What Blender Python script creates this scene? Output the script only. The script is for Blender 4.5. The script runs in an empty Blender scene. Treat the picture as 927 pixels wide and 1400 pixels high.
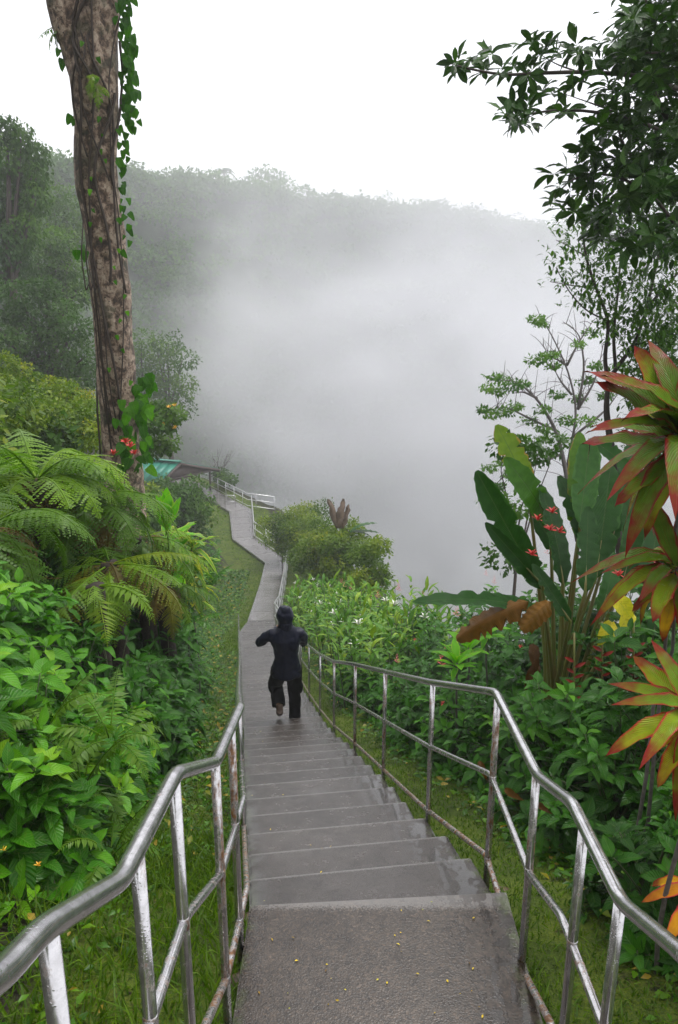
import bpy, bmesh, math, random
import numpy as np
from mathutils import Vector, Matrix

R = math.radians
rng = np.random.default_rng(7)
random.seed(7)
scene = bpy.context.scene
col = scene.collection

# ------------------------------------------------------------------ camera
F = 1068.0; PW, PH = 927.0, 1400.0; PITCH = R(15.7)
cam_d = bpy.data.cameras.new('camera'); cam = bpy.data.objects.new('camera', cam_d); col.objects.link(cam)
cam_d.sensor_fit = 'VERTICAL'; cam_d.sensor_height = 24.0; cam_d.lens = F / PH * 24.0
cam_d.clip_start = 0.05; cam_d.clip_end = 3000
cam.location = (0, 0, 0); cam.rotation_euler = (math.pi / 2 - PITCH, 0, 0)
scene.camera = cam

# ------------------------------------------------------------------ sky, sun, exposure
SUN_EL, SUN_AZ = R(66), R(35)
world = bpy.data.worlds.new('World'); scene.world = world; world.use_nodes = True
wt = world.node_tree; wt.nodes.clear()
wo = wt.nodes.new('ShaderNodeOutputWorld'); wb = wt.nodes.new('ShaderNodeBackground')
sky = wt.nodes.new('ShaderNodeTexSky'); sky.sky_type = 'NISHITA'; sky.sun_disc = False
sky.sun_elevation = SUN_EL; sky.sun_rotation = SUN_AZ; sky.dust_density = 6; sky.air_density = 1.2
hs = wt.nodes.new('ShaderNodeHueSaturation'); hs.inputs['Saturation'].default_value = 0.1
mixw = wt.nodes.new('ShaderNodeMix'); mixw.data_type = 'RGBA'
mixw.inputs[0].default_value = 0.8                                   # a closed deck of cloud in front of the clear sky
mixw.inputs[7].default_value = (9.3, 9.4, 9.8, 1)
wt.links.new(sky.outputs[0], hs.inputs['Color']); wt.links.new(hs.outputs[0], mixw.inputs[6])
wt.links.new(mixw.outputs[2], wb.inputs['Color']); wb.inputs['Strength'].default_value = 0.13
wt.links.new(wb.outputs[0], wo.inputs['Surface'])

sun_d = bpy.data.lights.new('sun', 'SUN'); sun = bpy.data.objects.new('sun', sun_d); col.objects.link(sun)
sun_d.energy = 1.3; sun_d.angle = R(25); sun_d.color = (1, 0.97, 0.93)
sd = Vector((math.sin(SUN_AZ) * math.cos(SUN_EL), math.cos(SUN_AZ) * math.cos(SUN_EL), math.sin(SUN_EL)))
sun.rotation_euler = sd.to_track_quat('Z', 'Y').to_euler()
scene.view_settings.view_transform = 'Standard'; scene.view_settings.look = 'None'
scene.view_settings.exposure = 0.55; scene.view_settings.gamma = 1
cy = scene.cycles
cy.max_bounces = 8; cy.diffuse_bounces = 3; cy.glossy_bounces = 3; cy.transmission_bounces = 4
cy.volume_bounces = 5; cy.transparent_max_bounces = 6; cy.sample_clamp_indirect = 4
cy.use_denoising = True; cy.volume_step_rate = 1.0; cy.volume_max_steps = 64
try: cy.denoising_prefilter = 'ACCURATE'
except Exception: pass

# ------------------------------------------------------------------ small helpers
CP, SP = math.cos(PITCH), math.sin(PITCH)
def ray(x, y):
    a = (x - PW / 2) / F; v = (PH / 2 - y) / F
    return np.array([a, CP + v * SP, -SP + v * CP])
def at(x, y, t): return ray(x, y) * t
def project(p):
    p = np.asarray(p, float)
    d = p[..., 1] * CP - p[..., 2] * SP; v = p[..., 1] * SP + p[..., 2] * CP
    d = np.where(d < 0.05, 0.05, d)
    return PW / 2 + p[..., 0] / d * F, PH / 2 - v / d * F, d

def unit(v):
    v = np.asarray(v, float); return v / (np.linalg.norm(v, axis=-1, keepdims=True) + 1e-9)

def tag(o, label=None, cat=None, group=None, kind=None):
    if label: o['label'] = label
    if cat: o['category'] = cat
    if group: o['group'] = group
    if kind: o['kind'] = kind
    return o
def empty(name, loc, label, cat, group=None):
    o = bpy.data.objects.new(name, None); col.objects.link(o); o.location = tuple(loc)
    o.empty_display_size = 0.2
    return tag(o, label, cat, group)

def np_mesh(name, V, faces, uv=None, tint=None, smooth=True):
    """faces: (n,3) or (n,4) int array (or a list of such arrays)"""
    if not isinstance(faces, list): faces = [faces]
    me = bpy.data.meshes.new(name)
    V = np.asarray(V, np.float32)
    me.vertices.add(len(V)); me.vertices.foreach_set('co', V.ravel())
    li = np.concatenate([f.ravel() for f in faces]).astype(np.int32)
    tot = np.concatenate([np.full(len(f), f.shape[1], np.int32) for f in faces])
    st = np.concatenate([[0], np.cumsum(tot)[:-1]]).astype(np.int32)
    me.loops.add(len(li)); me.loops.foreach_set('vertex_index', li)
    me.polygons.add(len(tot)); me.polygons.foreach_set('loop_start', st); me.polygons.foreach_set('loop_total', tot)
    if smooth: me.polygons.foreach_set('use_smooth', np.ones(len(tot), bool))
    me.update(calc_edges=True)
    if uv is not None:
        l = me.uv_layers.new(name='UVMap'); l.data.foreach_set('uv', np.asarray(uv, np.float32)[li].ravel())
    if tint is not None:
        a = me.attributes.new('tint', 'FLOAT', 'POINT'); a.data.foreach_set('value', np.asarray(tint, np.float32))
    return me

def link(name, me, mat=None, parent=None, world_coords=True):
    o = bpy.data.objects.new(name, me); col.objects.link(o)
    if mat is not None and not me.materials: me.materials.append(mat)
    if parent is not None:
        o.parent = parent
        if world_coords:                                             # mesh is in world space: cancel the parent's offset
            o.matrix_parent_inverse = Matrix.Translation(-parent.location)
    return o

def smooth_path(P, radius=0.06, n=4):
    P = [np.asarray(p, float) for p in P]; out = [P[0]]
    for i in range(1, len(P) - 1):
        a, b, c = P[i - 1], P[i], P[i + 1]
        la, lc = np.linalg.norm(a - b), np.linalg.norm(c - b)
        r = min(radius, la * 0.45, lc * 0.45)
        p0 = b + (a - b) / la * r; p2 = b + (c - b) / lc * r
        for k in range(n + 1):
            s = k / n; out.append((1 - s) ** 2 * p0 + 2 * s * (1 - s) * b + s * s * p2)
    out.append(P[-1]); return np.array(out)

def tube(P, r, n=8, cap=True, ell=None):
    """swept tube -> V, quads, uv. r scalar or per point"""
    P = np.asarray(P, float); m = len(P); r = np.broadcast_to(np.asarray(r, float), (m,))
    T = np.gradient(P, axis=0); T = unit(T)
    up = np.array([0, 0, 1.0]) if abs(T[0][2]) < 0.9 else np.array([1.0, 0, 0])
    N = unit(np.cross(T[0], up)); Vs = []
    for i in range(m):
        N = N - T[i] * np.dot(N, T[i]); N = N / (np.linalg.norm(N) + 1e-9); B = np.cross(T[i], N)
        a = np.arange(n) / n * 2 * math.pi
        Vs.append(P[i] + r[i] * (np.cos(a)[:, None] * N + np.sin(a)[:, None] * B))
    V = np.concatenate(Vs)
    i, j = np.meshgrid(np.arange(m - 1), np.arange(n), indexing='ij'); j2 = (j + 1) % n
    Q = np.stack([i * n + j, i * n + j2, (i + 1) * n + j2, (i + 1) * n + j], -1).reshape(-1, 4)
    fs = [Q]
    if cap:
        V = np.concatenate([V, P[:1], P[-1:]]); k = m * n
        a = np.arange(n); b = (a + 1) % n
        fs.append(np.concatenate([np.stack([b, a, np.full(n, k)], -1), np.stack([a + (m - 1) * n, b + (m - 1) * n, np.full(n, k + 1)], -1)]))
    return V, fs
def join(parts):
    Vs, F3, F4, o = [], [], [], 0
    for V, fs in parts:
        for f in (fs if isinstance(fs, list) else [fs]):
            (F4 if f.shape[1] == 4 else F3).append(f + o)
        Vs.append(V); o += len(V)
    fs = []
    if F4: fs.append(np.concatenate(F4))
    if F3: fs.append(np.concatenate(F3))
    return np.concatenate(Vs), fs
def box(c, s, rot=None):
    c = np.asarray(c, float); s = np.asarray(s, float) / 2
    V = np.array([[x, y, z] for x in (-1, 1) for y in (-1, 1) for z in (-1, 1)], float) * s
    if rot is not None: V = V @ np.asarray(rot).T
    return V + c, [np.array([[0, 1, 3, 2], [4, 6, 7, 5], [0, 4, 5, 1], [2, 3, 7, 6], [0, 2, 6, 4], [1, 5, 7, 3]])]

_np = np.random.default_rng(3)
_K = _np.normal(size=(8, 3)); _PH = _np.uniform(0, 6.28, 8)
def wob(P, f):
    """cheap smooth noise in about -1..1"""
    P = np.asarray(P, float); s = 0
    for k in range(8): s = s + np.sin(P @ (_K[k] * f) + _PH[k] + 1.3 * np.sin(P @ (_K[(k + 3) % 8] * f * 0.6)))
    return s / 4.0

# ------------------------------------------------------------------ materials
def newmat(name):
    m = bpy.data.materials.new(name); m.use_nodes = True; nt = m.node_tree; nt.nodes.clear()
    out = nt.nodes.new('ShaderNodeOutputMaterial'); return m, nt, out
class NT:
    def __init__(s, nt): s.nt = nt
    def n(s, t, **kw):
        x = s.nt.nodes.new(t)
        for k, v in kw.items(): setattr(x, k, v)
        return x
    def l(s, a, b): s.nt.links.new(a, b)
    def val(s, sock, v):
        if hasattr(v, 'is_output'): s.l(v, sock)
        else: sock.default_value = v
    def math(s, op, a, b=0.0, c=None, clamp=False):
        x = s.n('ShaderNodeMath', operation=op, use_clamp=clamp); s.val(x.inputs[0], a); s.val(x.inputs[1], b)
        if c is not None: s.val(x.inputs[2], c)
        return x.outputs[0]
    def mix(s, f, a, b, blend='MIX'):
        x = s.n('ShaderNodeMix', data_type='RGBA', blend_type=blend); s.val(x.inputs[0], f)
        s.val(x.inputs[6], a if hasattr(a, 'is_output') else (*a[:3], 1)); s.val(x.inputs[7], b if hasattr(b, 'is_output') else (*b[:3], 1)); return x.outputs[2]
    def ramp(s, f, stops, interp='LINEAR'):
        x = s.n('ShaderNodeValToRGB'); x.color_ramp.interpolation = interp; e = x.color_ramp.elements
        while len(e) < len(stops): e.new(0.5)
        for el, (p, c) in zip(e, stops): el.position = p; el.color = (*c[:3], 1) if hasattr(c, '__len__') else (c, c, c, 1)
        s.l(f, x.inputs[0]); return x.outputs[0]
    def noise(s, scale, detail=3, rough=0.55, vec=None, dist=0.0):
        x = s.n('ShaderNodeTexNoise'); x.inputs['Scale'].default_value = scale; x.inputs['Detail'].default_value = detail
        x.inputs['Roughness'].default_value = rough; x.inputs['Distortion'].default_value = dist
        if vec is not None: s.l(vec, x.inputs['Vector'])
        return x.outputs[0]
    def pos(s): return s.n('ShaderNodeNewGeometry').outputs['Position']
    def sstep(s, v, a, b):
        x = s.n('ShaderNodeMapRange', interpolation_type='SMOOTHSTEP'); s.val(x.inputs[0], v)
        x.inputs[1].default_value = a; x.inputs[2].default_value = b; return x.outputs[0]
    def bump(s, h, strength=0.3, dist=0.02):
        x = s.n('ShaderNodeBump'); x.inputs['Strength'].default_value = strength; x.inputs['Distance'].default_value = dist
        s.l(h, x.inputs['Height']); return x.outputs[0]
    def bsdf(s, color, rough=0.5, metal=0.0, normal=None, spec=0.5):
        x = s.n('ShaderNodeBsdfPrincipled'); s.val(x.inputs['Base Color'], color if hasattr(color, 'is_output') else (*color[:3], 1))
        s.val(x.inputs['Roughness'], rough); s.val(x.inputs['Metallic'], metal); s.val(x.inputs['Specular IOR Level'], spec)
        if normal is not None: s.l(normal, x.inputs['Normal'])
        return x.outputs[0]

LEAF_GAIN = (1.45, 1.4, 0.6)
def leaf_mat(name, stops, rough=0.3, trans=0.3, vein=0.0, nveins=9, edge=None, edge_w=0.25, spots=0.0, tip=None, midrib=None, spec=0.15, streak=0.0):
    """tint = object colour R (single leaves) + 'tint' attribute (joined foliage)"""
    m, nt, out = newmat(name); N = NT(nt)
    oi = N.n('ShaderNodeObjectInfo'); sep = N.n('ShaderNodeSeparateColor'); N.l(oi.outputs['Color'], sep.inputs[0])
    at_ = N.n('ShaderNodeAttribute', attribute_name='tint')
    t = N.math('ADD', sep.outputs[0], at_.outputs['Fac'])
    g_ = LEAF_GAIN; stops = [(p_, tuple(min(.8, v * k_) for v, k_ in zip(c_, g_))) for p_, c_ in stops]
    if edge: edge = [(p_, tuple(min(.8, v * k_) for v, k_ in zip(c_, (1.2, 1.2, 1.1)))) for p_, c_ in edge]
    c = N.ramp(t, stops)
    uv = N.n('ShaderNodeUVMap'); sx = N.n('ShaderNodeSeparateXYZ'); N.l(uv.outputs[0], sx.inputs[0])
    au = N.math('ABSOLUTE', N.math('SUBTRACT', sx.outputs[0], 0.5))
    pos = N.pos(); nz = N.noise(14, 2, vec=pos)
    c = N.mix(N.sstep(nz, 0.35, 0.7), c, N.mix(1.0, c, (0.72, 0.78, 0.6), 'MULTIPLY'))
    height = None
    if streak:
        cu = N.n('ShaderNodeCombineXYZ'); N.l(N.math('MULTIPLY', sx.outputs[0], 26.0), cu.inputs[0]); N.l(N.math('MULTIPLY', sx.outputs[1], 2.5), cu.inputs[1]); N.l(N.math('MULTIPLY', t, 40.0), cu.inputs[2])
        sk = N.noise(1.0, 2, 0.6, vec=cu.outputs[0]); c = N.mix(N.math('MULTIPLY', N.sstep(sk, 0.48, 0.66), streak), c, N.ramp(t, edge))
    if edge:
        e = N.sstep(N.math('ADD', au, N.math('MULTIPLY', N.math('SUBTRACT', nz, 0.5), 0.35)), 0.5 - edge_w, 0.5)
        c = N.mix(e, c, N.ramp(t, edge))
    if tip:
        e = N.sstep(N.math('ADD', sx.outputs[1], N.math('MULTIPLY', N.math('SUBTRACT', nz, 0.5), 0.5)), 0.6, 1.0)
        c = N.mix(e, c, tip)
    if vein:
        w = N.math('FRACT', N.math('SUBTRACT', N.math('MULTIPLY', sx.outputs[1], float(nveins)), N.math('MULTIPLY', au, nveins * 0.55)))
        ln = N.math('ABSOLUTE', N.math('SUBTRACT', w, 0.5))
        v1 = N.math('SUBTRACT', 1.0, N.sstep(ln, 0.0, 0.12))
        v0 = N.math('SUBTRACT', 1.0, N.sstep(au, 0.0, 0.035))
        vv = N.math('MAXIMUM', N.math('MULTIPLY', v1, 0.55), v0)
        mr = midrib or (0.28, 0.42, 0.10)
        c = N.mix(N.math('MULTIPLY', vv, vein), c, mr)
        height = N.math('SUBTRACT', N.math('ABSOLUTE', N.math('SINE', N.math('MULTIPLY', N.math('SUBTRACT', N.math('MULTIPLY', sx.outputs[1], float(nveins)), N.math('MULTIPLY', au, nveins * 0.55)), math.pi))), v0)
    if spots:
        sp = N.sstep(N.noise(60, 2, vec=pos), 0.62, 0.7)
        c = N.mix(N.math('MULTIPLY', sp, spots), c, (0.16, 0.10, 0.03))
    geo = N.n('ShaderNodeNewGeometry')
    c2 = N.mix(N.math('MULTIPLY', geo.outputs['Backfacing'], 0.3), c, (0.10, 0.18, 0.045))
    rg = N.math('ADD', N.math('MULTIPLY', N.noise(25, 2, vec=pos), 0.25), rough - 0.2)
    nrm = None
    if height is not None:
        dr = N.n('ShaderNodeTexVoronoi'); dr.inputs['Scale'].default_value = 120; N.l(pos, dr.inputs['Vector'])
        dm = N.math('MULTIPLY', N.math('SUBTRACT', 1.0, N.sstep(dr.outputs[0], 0.0, 0.3)), N.sstep(N.noise(9, 2, vec=pos), 0.5, 0.58))
        nrm = N.bump(N.math('ADD', height, N.math('MULTIPLY', dm, 1.5)), 0.4, 0.006)
    p = N.bsdf(c2, rg, normal=nrm, spec=spec)
    tr = N.n('ShaderNodeBsdfTranslucent'); N.l(N.mix(1.0, c, (1.15, 1.35, 0.4), 'MULTIPLY'), tr.inputs[0])
    mx = N.n('ShaderNodeMixShader'); mx.inputs[0].default_value = trans
    N.l(p, mx.inputs[1]); N.l(tr.outputs[0], mx.inputs[2]); N.l(mx.outputs[0], out.inputs[0])
    return m

M = {}
M['broad'] = leaf_mat('broad_leaf', [(0, (0.0167, 0.0804, 0.0072)), (0.45, (0.0357, 0.1492, 0.0090)), (0.8, (0.0714, 0.2181, 0.0135)), (1, (0.1618, 0.2985, 0.0225))], 0.24, 0.2, 0.3, 9, spots=0.25)
M['dark_broad'] = leaf_mat('dark_broad_leaf', [(0, (0.0108, 0.0510, 0.0080)), (0.5, (0.0210, 0.0952, 0.0110)), (0.85, (0.0420, 0.1496, 0.0150)), (1, (0.0840, 0.2244, 0.0250))], 0.24, 0.2, 0.25, 9, spots=0.2)
M['ginger'] = leaf_mat('ginger_leaf', [(0, (0.0230, 0.0845, 0.0095)), (0.5, (0.0576, 0.1584, 0.0126)), (1, (0.1728, 0.2534, 0.0315))], 0.32, 0.2, 0.2, 3)
M['banana'] = leaf_mat('banana_leaf', [(0, (0.0084, 0.0413, 0.0098)), (0.5, (0.0154, 0.0713, 0.0126)), (0.8, (0.0420, 0.1275, 0.0140)), (1, (0.1190, 0.1950, 0.0210))], 0.28, 0.22, 0.55, 34, edge=[(0, (0.02, 0.08, 0.015)), (0.75, (0.05, 0.14, 0.02)), (0.9, (0.28, 0.17, 0.03)), (1, (0.30, 0.18, 0.03))], edge_w=0.07, midrib=(0.07, 0.12, 0.035), spec=0.22)
M['dead'] = leaf_mat('dead_leaf', [(0, (0.045, 0.02, 0.01)), (0.6, (0.11, 0.047, 0.018)), (1, (0.19, 0.095, 0.04))], 0.5, 0.2, 0.3, 26, midrib=(0.14, 0.06, 0.02), spots=0.5)
M['yellow'] = leaf_mat('yellow_leaf', [(0, (0.45, 0.38, 0.05)), (1, (0.62, 0.52, 0.08))], 0.35, 0.3, 0.3, 9, spots=0.5)
M['ti_red'] = leaf_mat('ti_leaf', [(0, (0.03, 0.07, 0.010)), (0.35, (0.075, 0.15, 0.012)), (0.6, (0.2, 0.26, 0.014)), (0.8, (0.55, 0.30, 0.015)), (1, (0.35, 0.07, 0.02))], 0.3, 0.06, 0.2, 22,
                       edge=[(0, (0.07, 0.01, 0.008)), (0.35, (0.22, 0.012, 0.014)), (0.8, (0.5, 0.025, 0.025)), (1, (0.42, 0.04, 0.07))], edge_w=0.17, tip=(0.2, 0.012, 0.01), midrib=(0.2, 0.22, 0.04), streak=0.3, spec=0.1)
M['ti_green'] = leaf_mat('green_ti_leaf', [(0, (0.06, 0.22, 0.02)), (1, (0.14, 0.40, 0.03))], 0.28, 0.35, 0.2, 18, edge=[(0, (0.2, 0.36, 0.03)), (1, (0.40, 0.48, 0.05))], edge_w=0.12, midrib=(0.3, 0.42, 0.1))
M['croton'] = leaf_mat('variegated_leaf', [(0, (0.05, 0.17, 0.02)), (0.6, (0.09, 0.24, 0.03)), (1, (0.5, 0.48, 0.09))], 0.25, 0.25, 0.5, 12, edge=[(0, (0.1, 0.25, 0.03)), (0.6, (0.5, 0.46, 0.06)), (1, (0.62, 0.5, 0.06))], edge_w=0.25, midrib=(0.5, 0.45, 0.08))
M['fern'] = leaf_mat('fern_frond', [(0, (0.0375, 0.0878, 0.0084)), (0.4, (0.0750, 0.1620, 0.0126)), (0.75, (0.1500, 0.2565, 0.0210)), (0.9, (0.1500, 0.1350, 0.0280)), (1, (0.1275, 0.0608, 0.0210))], 0.4, 0.35)
M['palm'] = leaf_mat('palm_frond', [(0, (0.025, 0.10, 0.02)), (1, (0.06, 0.19, 0.04))], 0.22, 0.2)
M['tree_dark'] = leaf_mat('tree_leaf', [(0, (0.0072, 0.0292, 0.0060)), (0.5, (0.0150, 0.0553, 0.0084)), (0.9, (0.0360, 0.0975, 0.0120)), (1, (0.0780, 0.1300, 0.0180))], 0.32, 0.16, 0.25, 8)
M['tree_small'] = leaf_mat('small_tree_leaf', [(0, (0.0175, 0.0560, 0.0098)), (1, (0.0560, 0.1260, 0.0175))], 0.35, 0.35)
M['misty_tree'] = leaf_mat('thin_tree_leaf', [(0, (0.03, 0.09, 0.02)), (1, (0.09, 0.19, 0.04))], 0.5, 0.35)
M['hill_tree'] = leaf_mat('hill_tree_leaf', [(0, (0.0176, 0.0520, 0.0112)), (0.5, (0.0360, 0.0880, 0.0160)), (1, (0.0800, 0.1520, 0.0240))], 0.55, 0.3)
M['bush_yellow'] = leaf_mat('bright_bush_leaf', [(0, (0.0338, 0.0761, 0.0095)), (0.5, (0.0878, 0.1462, 0.0126)), (0.85, (0.1620, 0.1989, 0.0189)), (1, (0.2835, 0.2223, 0.0252))], 0.45, 0.35)
M['far_wood'] = leaf_mat('far_wood_leaf', [(0, (0.02, 0.06, 0.016)), (0.5, (0.04, 0.105, 0.022)), (1, (0.095, 0.18, 0.035))], 0.6, 0.25)
M['vine'] = leaf_mat('vine_leaf', [(0, (0.0126, 0.0562, 0.0098)), (0.6, (0.0315, 0.1200, 0.0140)), (1, (0.0840, 0.2400, 0.0210))], 0.28, 0.4, 0.25, 6)
M['grass'] = leaf_mat('grass_blade', [(0, (0.0255, 0.0572, 0.0053)), (0.5, (0.0561, 0.1144, 0.0088)), (0.9, (0.1020, 0.1768, 0.0154)), (1, (0.1326, 0.1144, 0.0352))], 0.4, 0.35)
M['cover'] = leaf_mat('ground_cover_leaf', [(0, (0.0163, 0.0520, 0.0084)), (0.6, (0.0390, 0.1105, 0.0120)), (0.9, (0.0845, 0.1690, 0.0180)), (0.96, (0.1950, 0.1300, 0.0360)), (1, (0.2730, 0.2210, 0.0960))], 0.32, 0.25)
M['litter'] = leaf_mat('litter_leaf', [(0, (0.12, 0.06, 0.02)), (0.4, (0.5, 0.36, 0.04)), (0.8, (0.55, 0.4, 0.12)), (1, (0.2, 0.3, 0.03))], 0.4, 0.1)
def flat_mat(name, c, rough=0.5, bump=0.0, scale=20, c2=None, metal=0.0, spec=0.4):
    m, nt, out = newmat(name); N = NT(nt); pos = N.pos()
    nz = N.noise(scale, 4, 0.6, vec=pos)
    colr = N.mix(N.sstep(nz, 0.3, 0.7), c, c2 or tuple(0.6 * x for x in c))
    N.l(N.bsdf(colr, N.math('ADD', N.math('MULTIPLY', nz, 0.25), rough - 0.12), metal, N.bump(nz, bump, 0.01) if bump else None, spec), out.inputs[0]); return m
M['red'] = flat_mat('red_petal', (0.6, 0.03, 0.025), 0.4, c2=(0.45, 0.05, 0.04))
M['pink'] = flat_mat('pink_petal', (0.55, 0.13, 0.12), 0.5, c2=(0.4, 0.08, 0.07))
M['white_flower'] = flat_mat('white_petal', (0.8, 0.8, 0.72), 0.5, c2=(0.7, 0.72, 0.6))
M['yellow_flower'] = flat_mat('yellow_petal', (0.75, 0.5, 0.03), 0.5, c2=(0.7, 0.3, 0.02))
M['stem'] = flat_mat('green_stem', (0.07, 0.11, 0.03), 0.5, c2=(0.06, 0.06, 0.025))
M['petiole'] = flat_mat('banana_stalk', (0.13, 0.16, 0.035), 0.4, c2=(0.16, 0.12, 0.03), scale=8)
M['twig'] = flat_mat('dark_twig', (0.05, 0.035, 0.025), 0.7, 0.4, 40)
M['greytwig'] = flat_mat('grey_twig', (0.14, 0.12, 0.11), 0.7, 0.3, 40)
M['fibre'] = flat_mat('fern_trunk', (0.045, 0.03, 0.02), 0.85, 1.0, 45, c2=(0.015, 0.011, 0.009))
M['dead_fern'] = leaf_mat('dead_fern', [(0, (0.05, 0.035, 0.02)), (1, (0.14, 0.085, 0.035))], 0.6, 0.2)

# ------------------------------------------------------------------ where the walk and the ground lie
PROF = np.array([(-80, 34), (-8, 1.4), (-1.2, -1.2), (0.6, -1.75), (1.2, -2.1), (1.85, -2.45), (2.96, -2.66), (4.36, -3.33), (5.8, -3.98), (7.33, -4.7), (9, -5.5), (10.6, -6.18), (12.3, -6.85), (16, -8.2),
                 (21, -9.9), (27.9, -12.2), (36, -13.85), (42, -14.75), (47, -14.9), (54, -15.05), (61, -15.1), (120, -15.5)])
CEN = np.array([(-80, 0.17), (2.96, 0.17), (21, -2.32), (24, -2.75), (42, -3.55), (47, -6.05), (54, -7.08), (60.6, -11.0), (68, -16.5), (80, -22), (120, -34)])
HW = np.array([(-80, 0.575), (22, 0.575), (24, 0.6), (42, 0.64), (47, 0.68), (54, 0.8), (120, 0.8)])
def prof(y): return np.interp(y, PROF[:, 0], PROF[:, 1])
def cen(y): return np.interp(y, CEN[:, 0], CEN[:, 1])
def hw(y): return np.interp(y, HW[:, 0], HW[:, 1])
def sm(a, b, x):
    t = np.clip((x - a) / (b - a), 0, 1); return t * t * (3 - 2 * t)
def ground_d(d, y):
    d = np.asarray(d, float); y = np.asarray(y, float); z = prof(y); w = hw(y)
    a = np.abs(d)
    base = np.where(a < w, -0.42 + 0.24 * sm(w - 0.12, w, a), -0.18)
    u = np.maximum(-d - w, 0); k = np.maximum(u - np.interp(y, [0, 6, 8, 16, 26, 42, 50, 58, 80], [0.7, 0.65, 0.5, 0.6, 1.5, 1.8, 3.0, 7.5, 9.0]), 0)
    k = np.where(k < 0.6, k * k / 1.2, k - 0.3); s1 = np.interp(y, [3, 6, 9, 42, 52], [0.8, 1.0, 1.5, 1.4, 0.9])
    left = s1 * np.minimum(k, 1.5) + 0.8 * np.clip(k - 1.5, 0, 6) + 0.5 * np.maximum(k - 7.5, 0)
    ur = np.maximum(d - w, 0); shelf = np.interp(y, [0, 12, 18, 40, 60], [6.0, 5.0, 3.2, 3.5, 1.6])
    right = 0.1 * np.minimum(ur, shelf) - 0.95 * np.maximum(ur - shelf, 0)
    P = np.stack([d + cen(y), y, 0 * d], -1)
    n = wob(P, 0.9) * 0.07 * sm(0.1, 1.2, np.maximum(u, ur)) + wob(P, 0.25) * 0.35 * sm(1.5, 6, np.maximum(u, ur)) + wob(P, 3.0) * 0.02 * sm(0.0, .3, np.maximum(u, ur))
    z = z + base + left + right + n
    return z - np.maximum(y - 72, 0) * 0.5 * sm(-14, -4, d)
def ground(x, y): return ground_d(np.asarray(x, float) - cen(y), y)
def gp(x, y, dz=0.0): return np.array([x, y, float(ground(x, y)) + dz])
def hit(x, y, t0=1.0, t1=120):
    d = ray(x, y); t = t0
    while t < t1:
        p = d * t
        if p[2] < ground(p[0], p[1]): return p
        t += 0.05 + t * 0.004
    return d * t1

# ground sheet -----------------------------------------------------
ORD = ['first', 'second', 'third', 'fourth', 'fifth', 'sixth', 'seventh', 'eighth', 'ninth', 'tenth', 'eleventh', 'twelfth', 'thirteenth', 'fourteenth', 'fifteenth', 'sixteenth', 'seventeenth', 'eighteenth', 'nineteenth', 'twentieth']
def seq(stops):
    out = [stops[0][0]]
    for (a, _), (b, s) in zip(stops[:-1], stops[1:]):
        n = max(1, int(round((b - a) / s))); out += list(np.linspace(a, b, n + 1)[1:])
    return np.array(out)
ds = seq([(-75, 0), (-20, 3.0), (-8, 0.8), (-3, 0.25), (-0.8, 0.12), (0.8, 0.05), (3, 0.12), (7, 0.3), (14, 0.8), (60, 4)])
ys = seq([(-80, 0), (-8, 6), (0, 0.5), (14, 0.12), (30, 0.3), (75, 0.8), (120, 4)])
DD, YY = np.meshgrid(ds, ys, indexing='xy'); ZZ = ground_d(DD, YY); XX = DD + cen(YY)
nx, ny = len(ds), len(ys)
i, j = np.meshgrid(np.arange(ny - 1), np.arange(nx - 1), indexing='ij')
Q = np.stack([i * nx + j, i * nx + j + 1, (i + 1) * nx + j + 1, (i + 1) * nx + j], -1).reshape(-1, 4)
lawn = (1 - sm(0.6, 1.1, np.maximum(-DD - hw(YY), 0) / np.interp(YY, [0, 14, 24, 60], [1, 1, 2.4, 3]))) * (1 - sm(0.8, 1.5, np.maximum(DD - hw(YY), 0) / np.interp(YY, [0, 6, 12, 16, 22, 60], [1, 1, .9, .6, .9, 1.2])))
m, nt, out = newmat('ground_soil_and_lawn'); N = NT(nt); pos = N.pos()
lw = N.n('ShaderNodeAttribute', attribute_name='tint').outputs['Fac']
n1 = N.noise(2.2, 5, 0.6, vec=pos); n2 = N.noise(18, 4, 0.65, vec=pos); n3 = N.noise(90, 2, 0.6, vec=pos)
lawnc = N.ramp(N.math('ADD', N.math('MULTIPLY', n1, 0.6), N.math('MULTIPLY', n3, 0.45)), [(0.35, (0.025, 0.036, 0.009)), (0.5, (0.055, 0.085, 0.012)), (0.62, (0.10, 0.135, 0.014)), (0.75, (0.15, 0.13, 0.03))])
soil = N.ramp(n2, [(0.3, (0.012, 0.010, 0.008)), (0.5, (0.03, 0.026, 0.015)), (0.65, (0.03, 0.055, 0.014)), (0.8, (0.05, 0.085, 0.018))])
f = N.sstep(N.math('ADD', N.math('SUBTRACT', lw, N.math('MULTIPLY', N.sstep(n1, 0.5, 0.68), 0.55)), N.math('MULTIPLY', N.math('SUBTRACT', n2, 0.5), 0.9)), 0.35, 0.65)
N.l(N.bsdf(N.mix(f, soil, lawnc), N.math('ADD', 0.6, N.math('MULTIPLY', n3, 0.3)), normal=N.bump(N.math('ADD', n2, N.math('MULTIPLY', n3, 0.5)), 0.7, 0.04), spec=0.12), out.inputs[0])
M['ground'] = m
tag(link('ground', np_mesh('ground', np.stack([XX, YY, ZZ], -1).reshape(-1, 3), Q, tint=lawn.ravel()), m), kind='structure')

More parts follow.
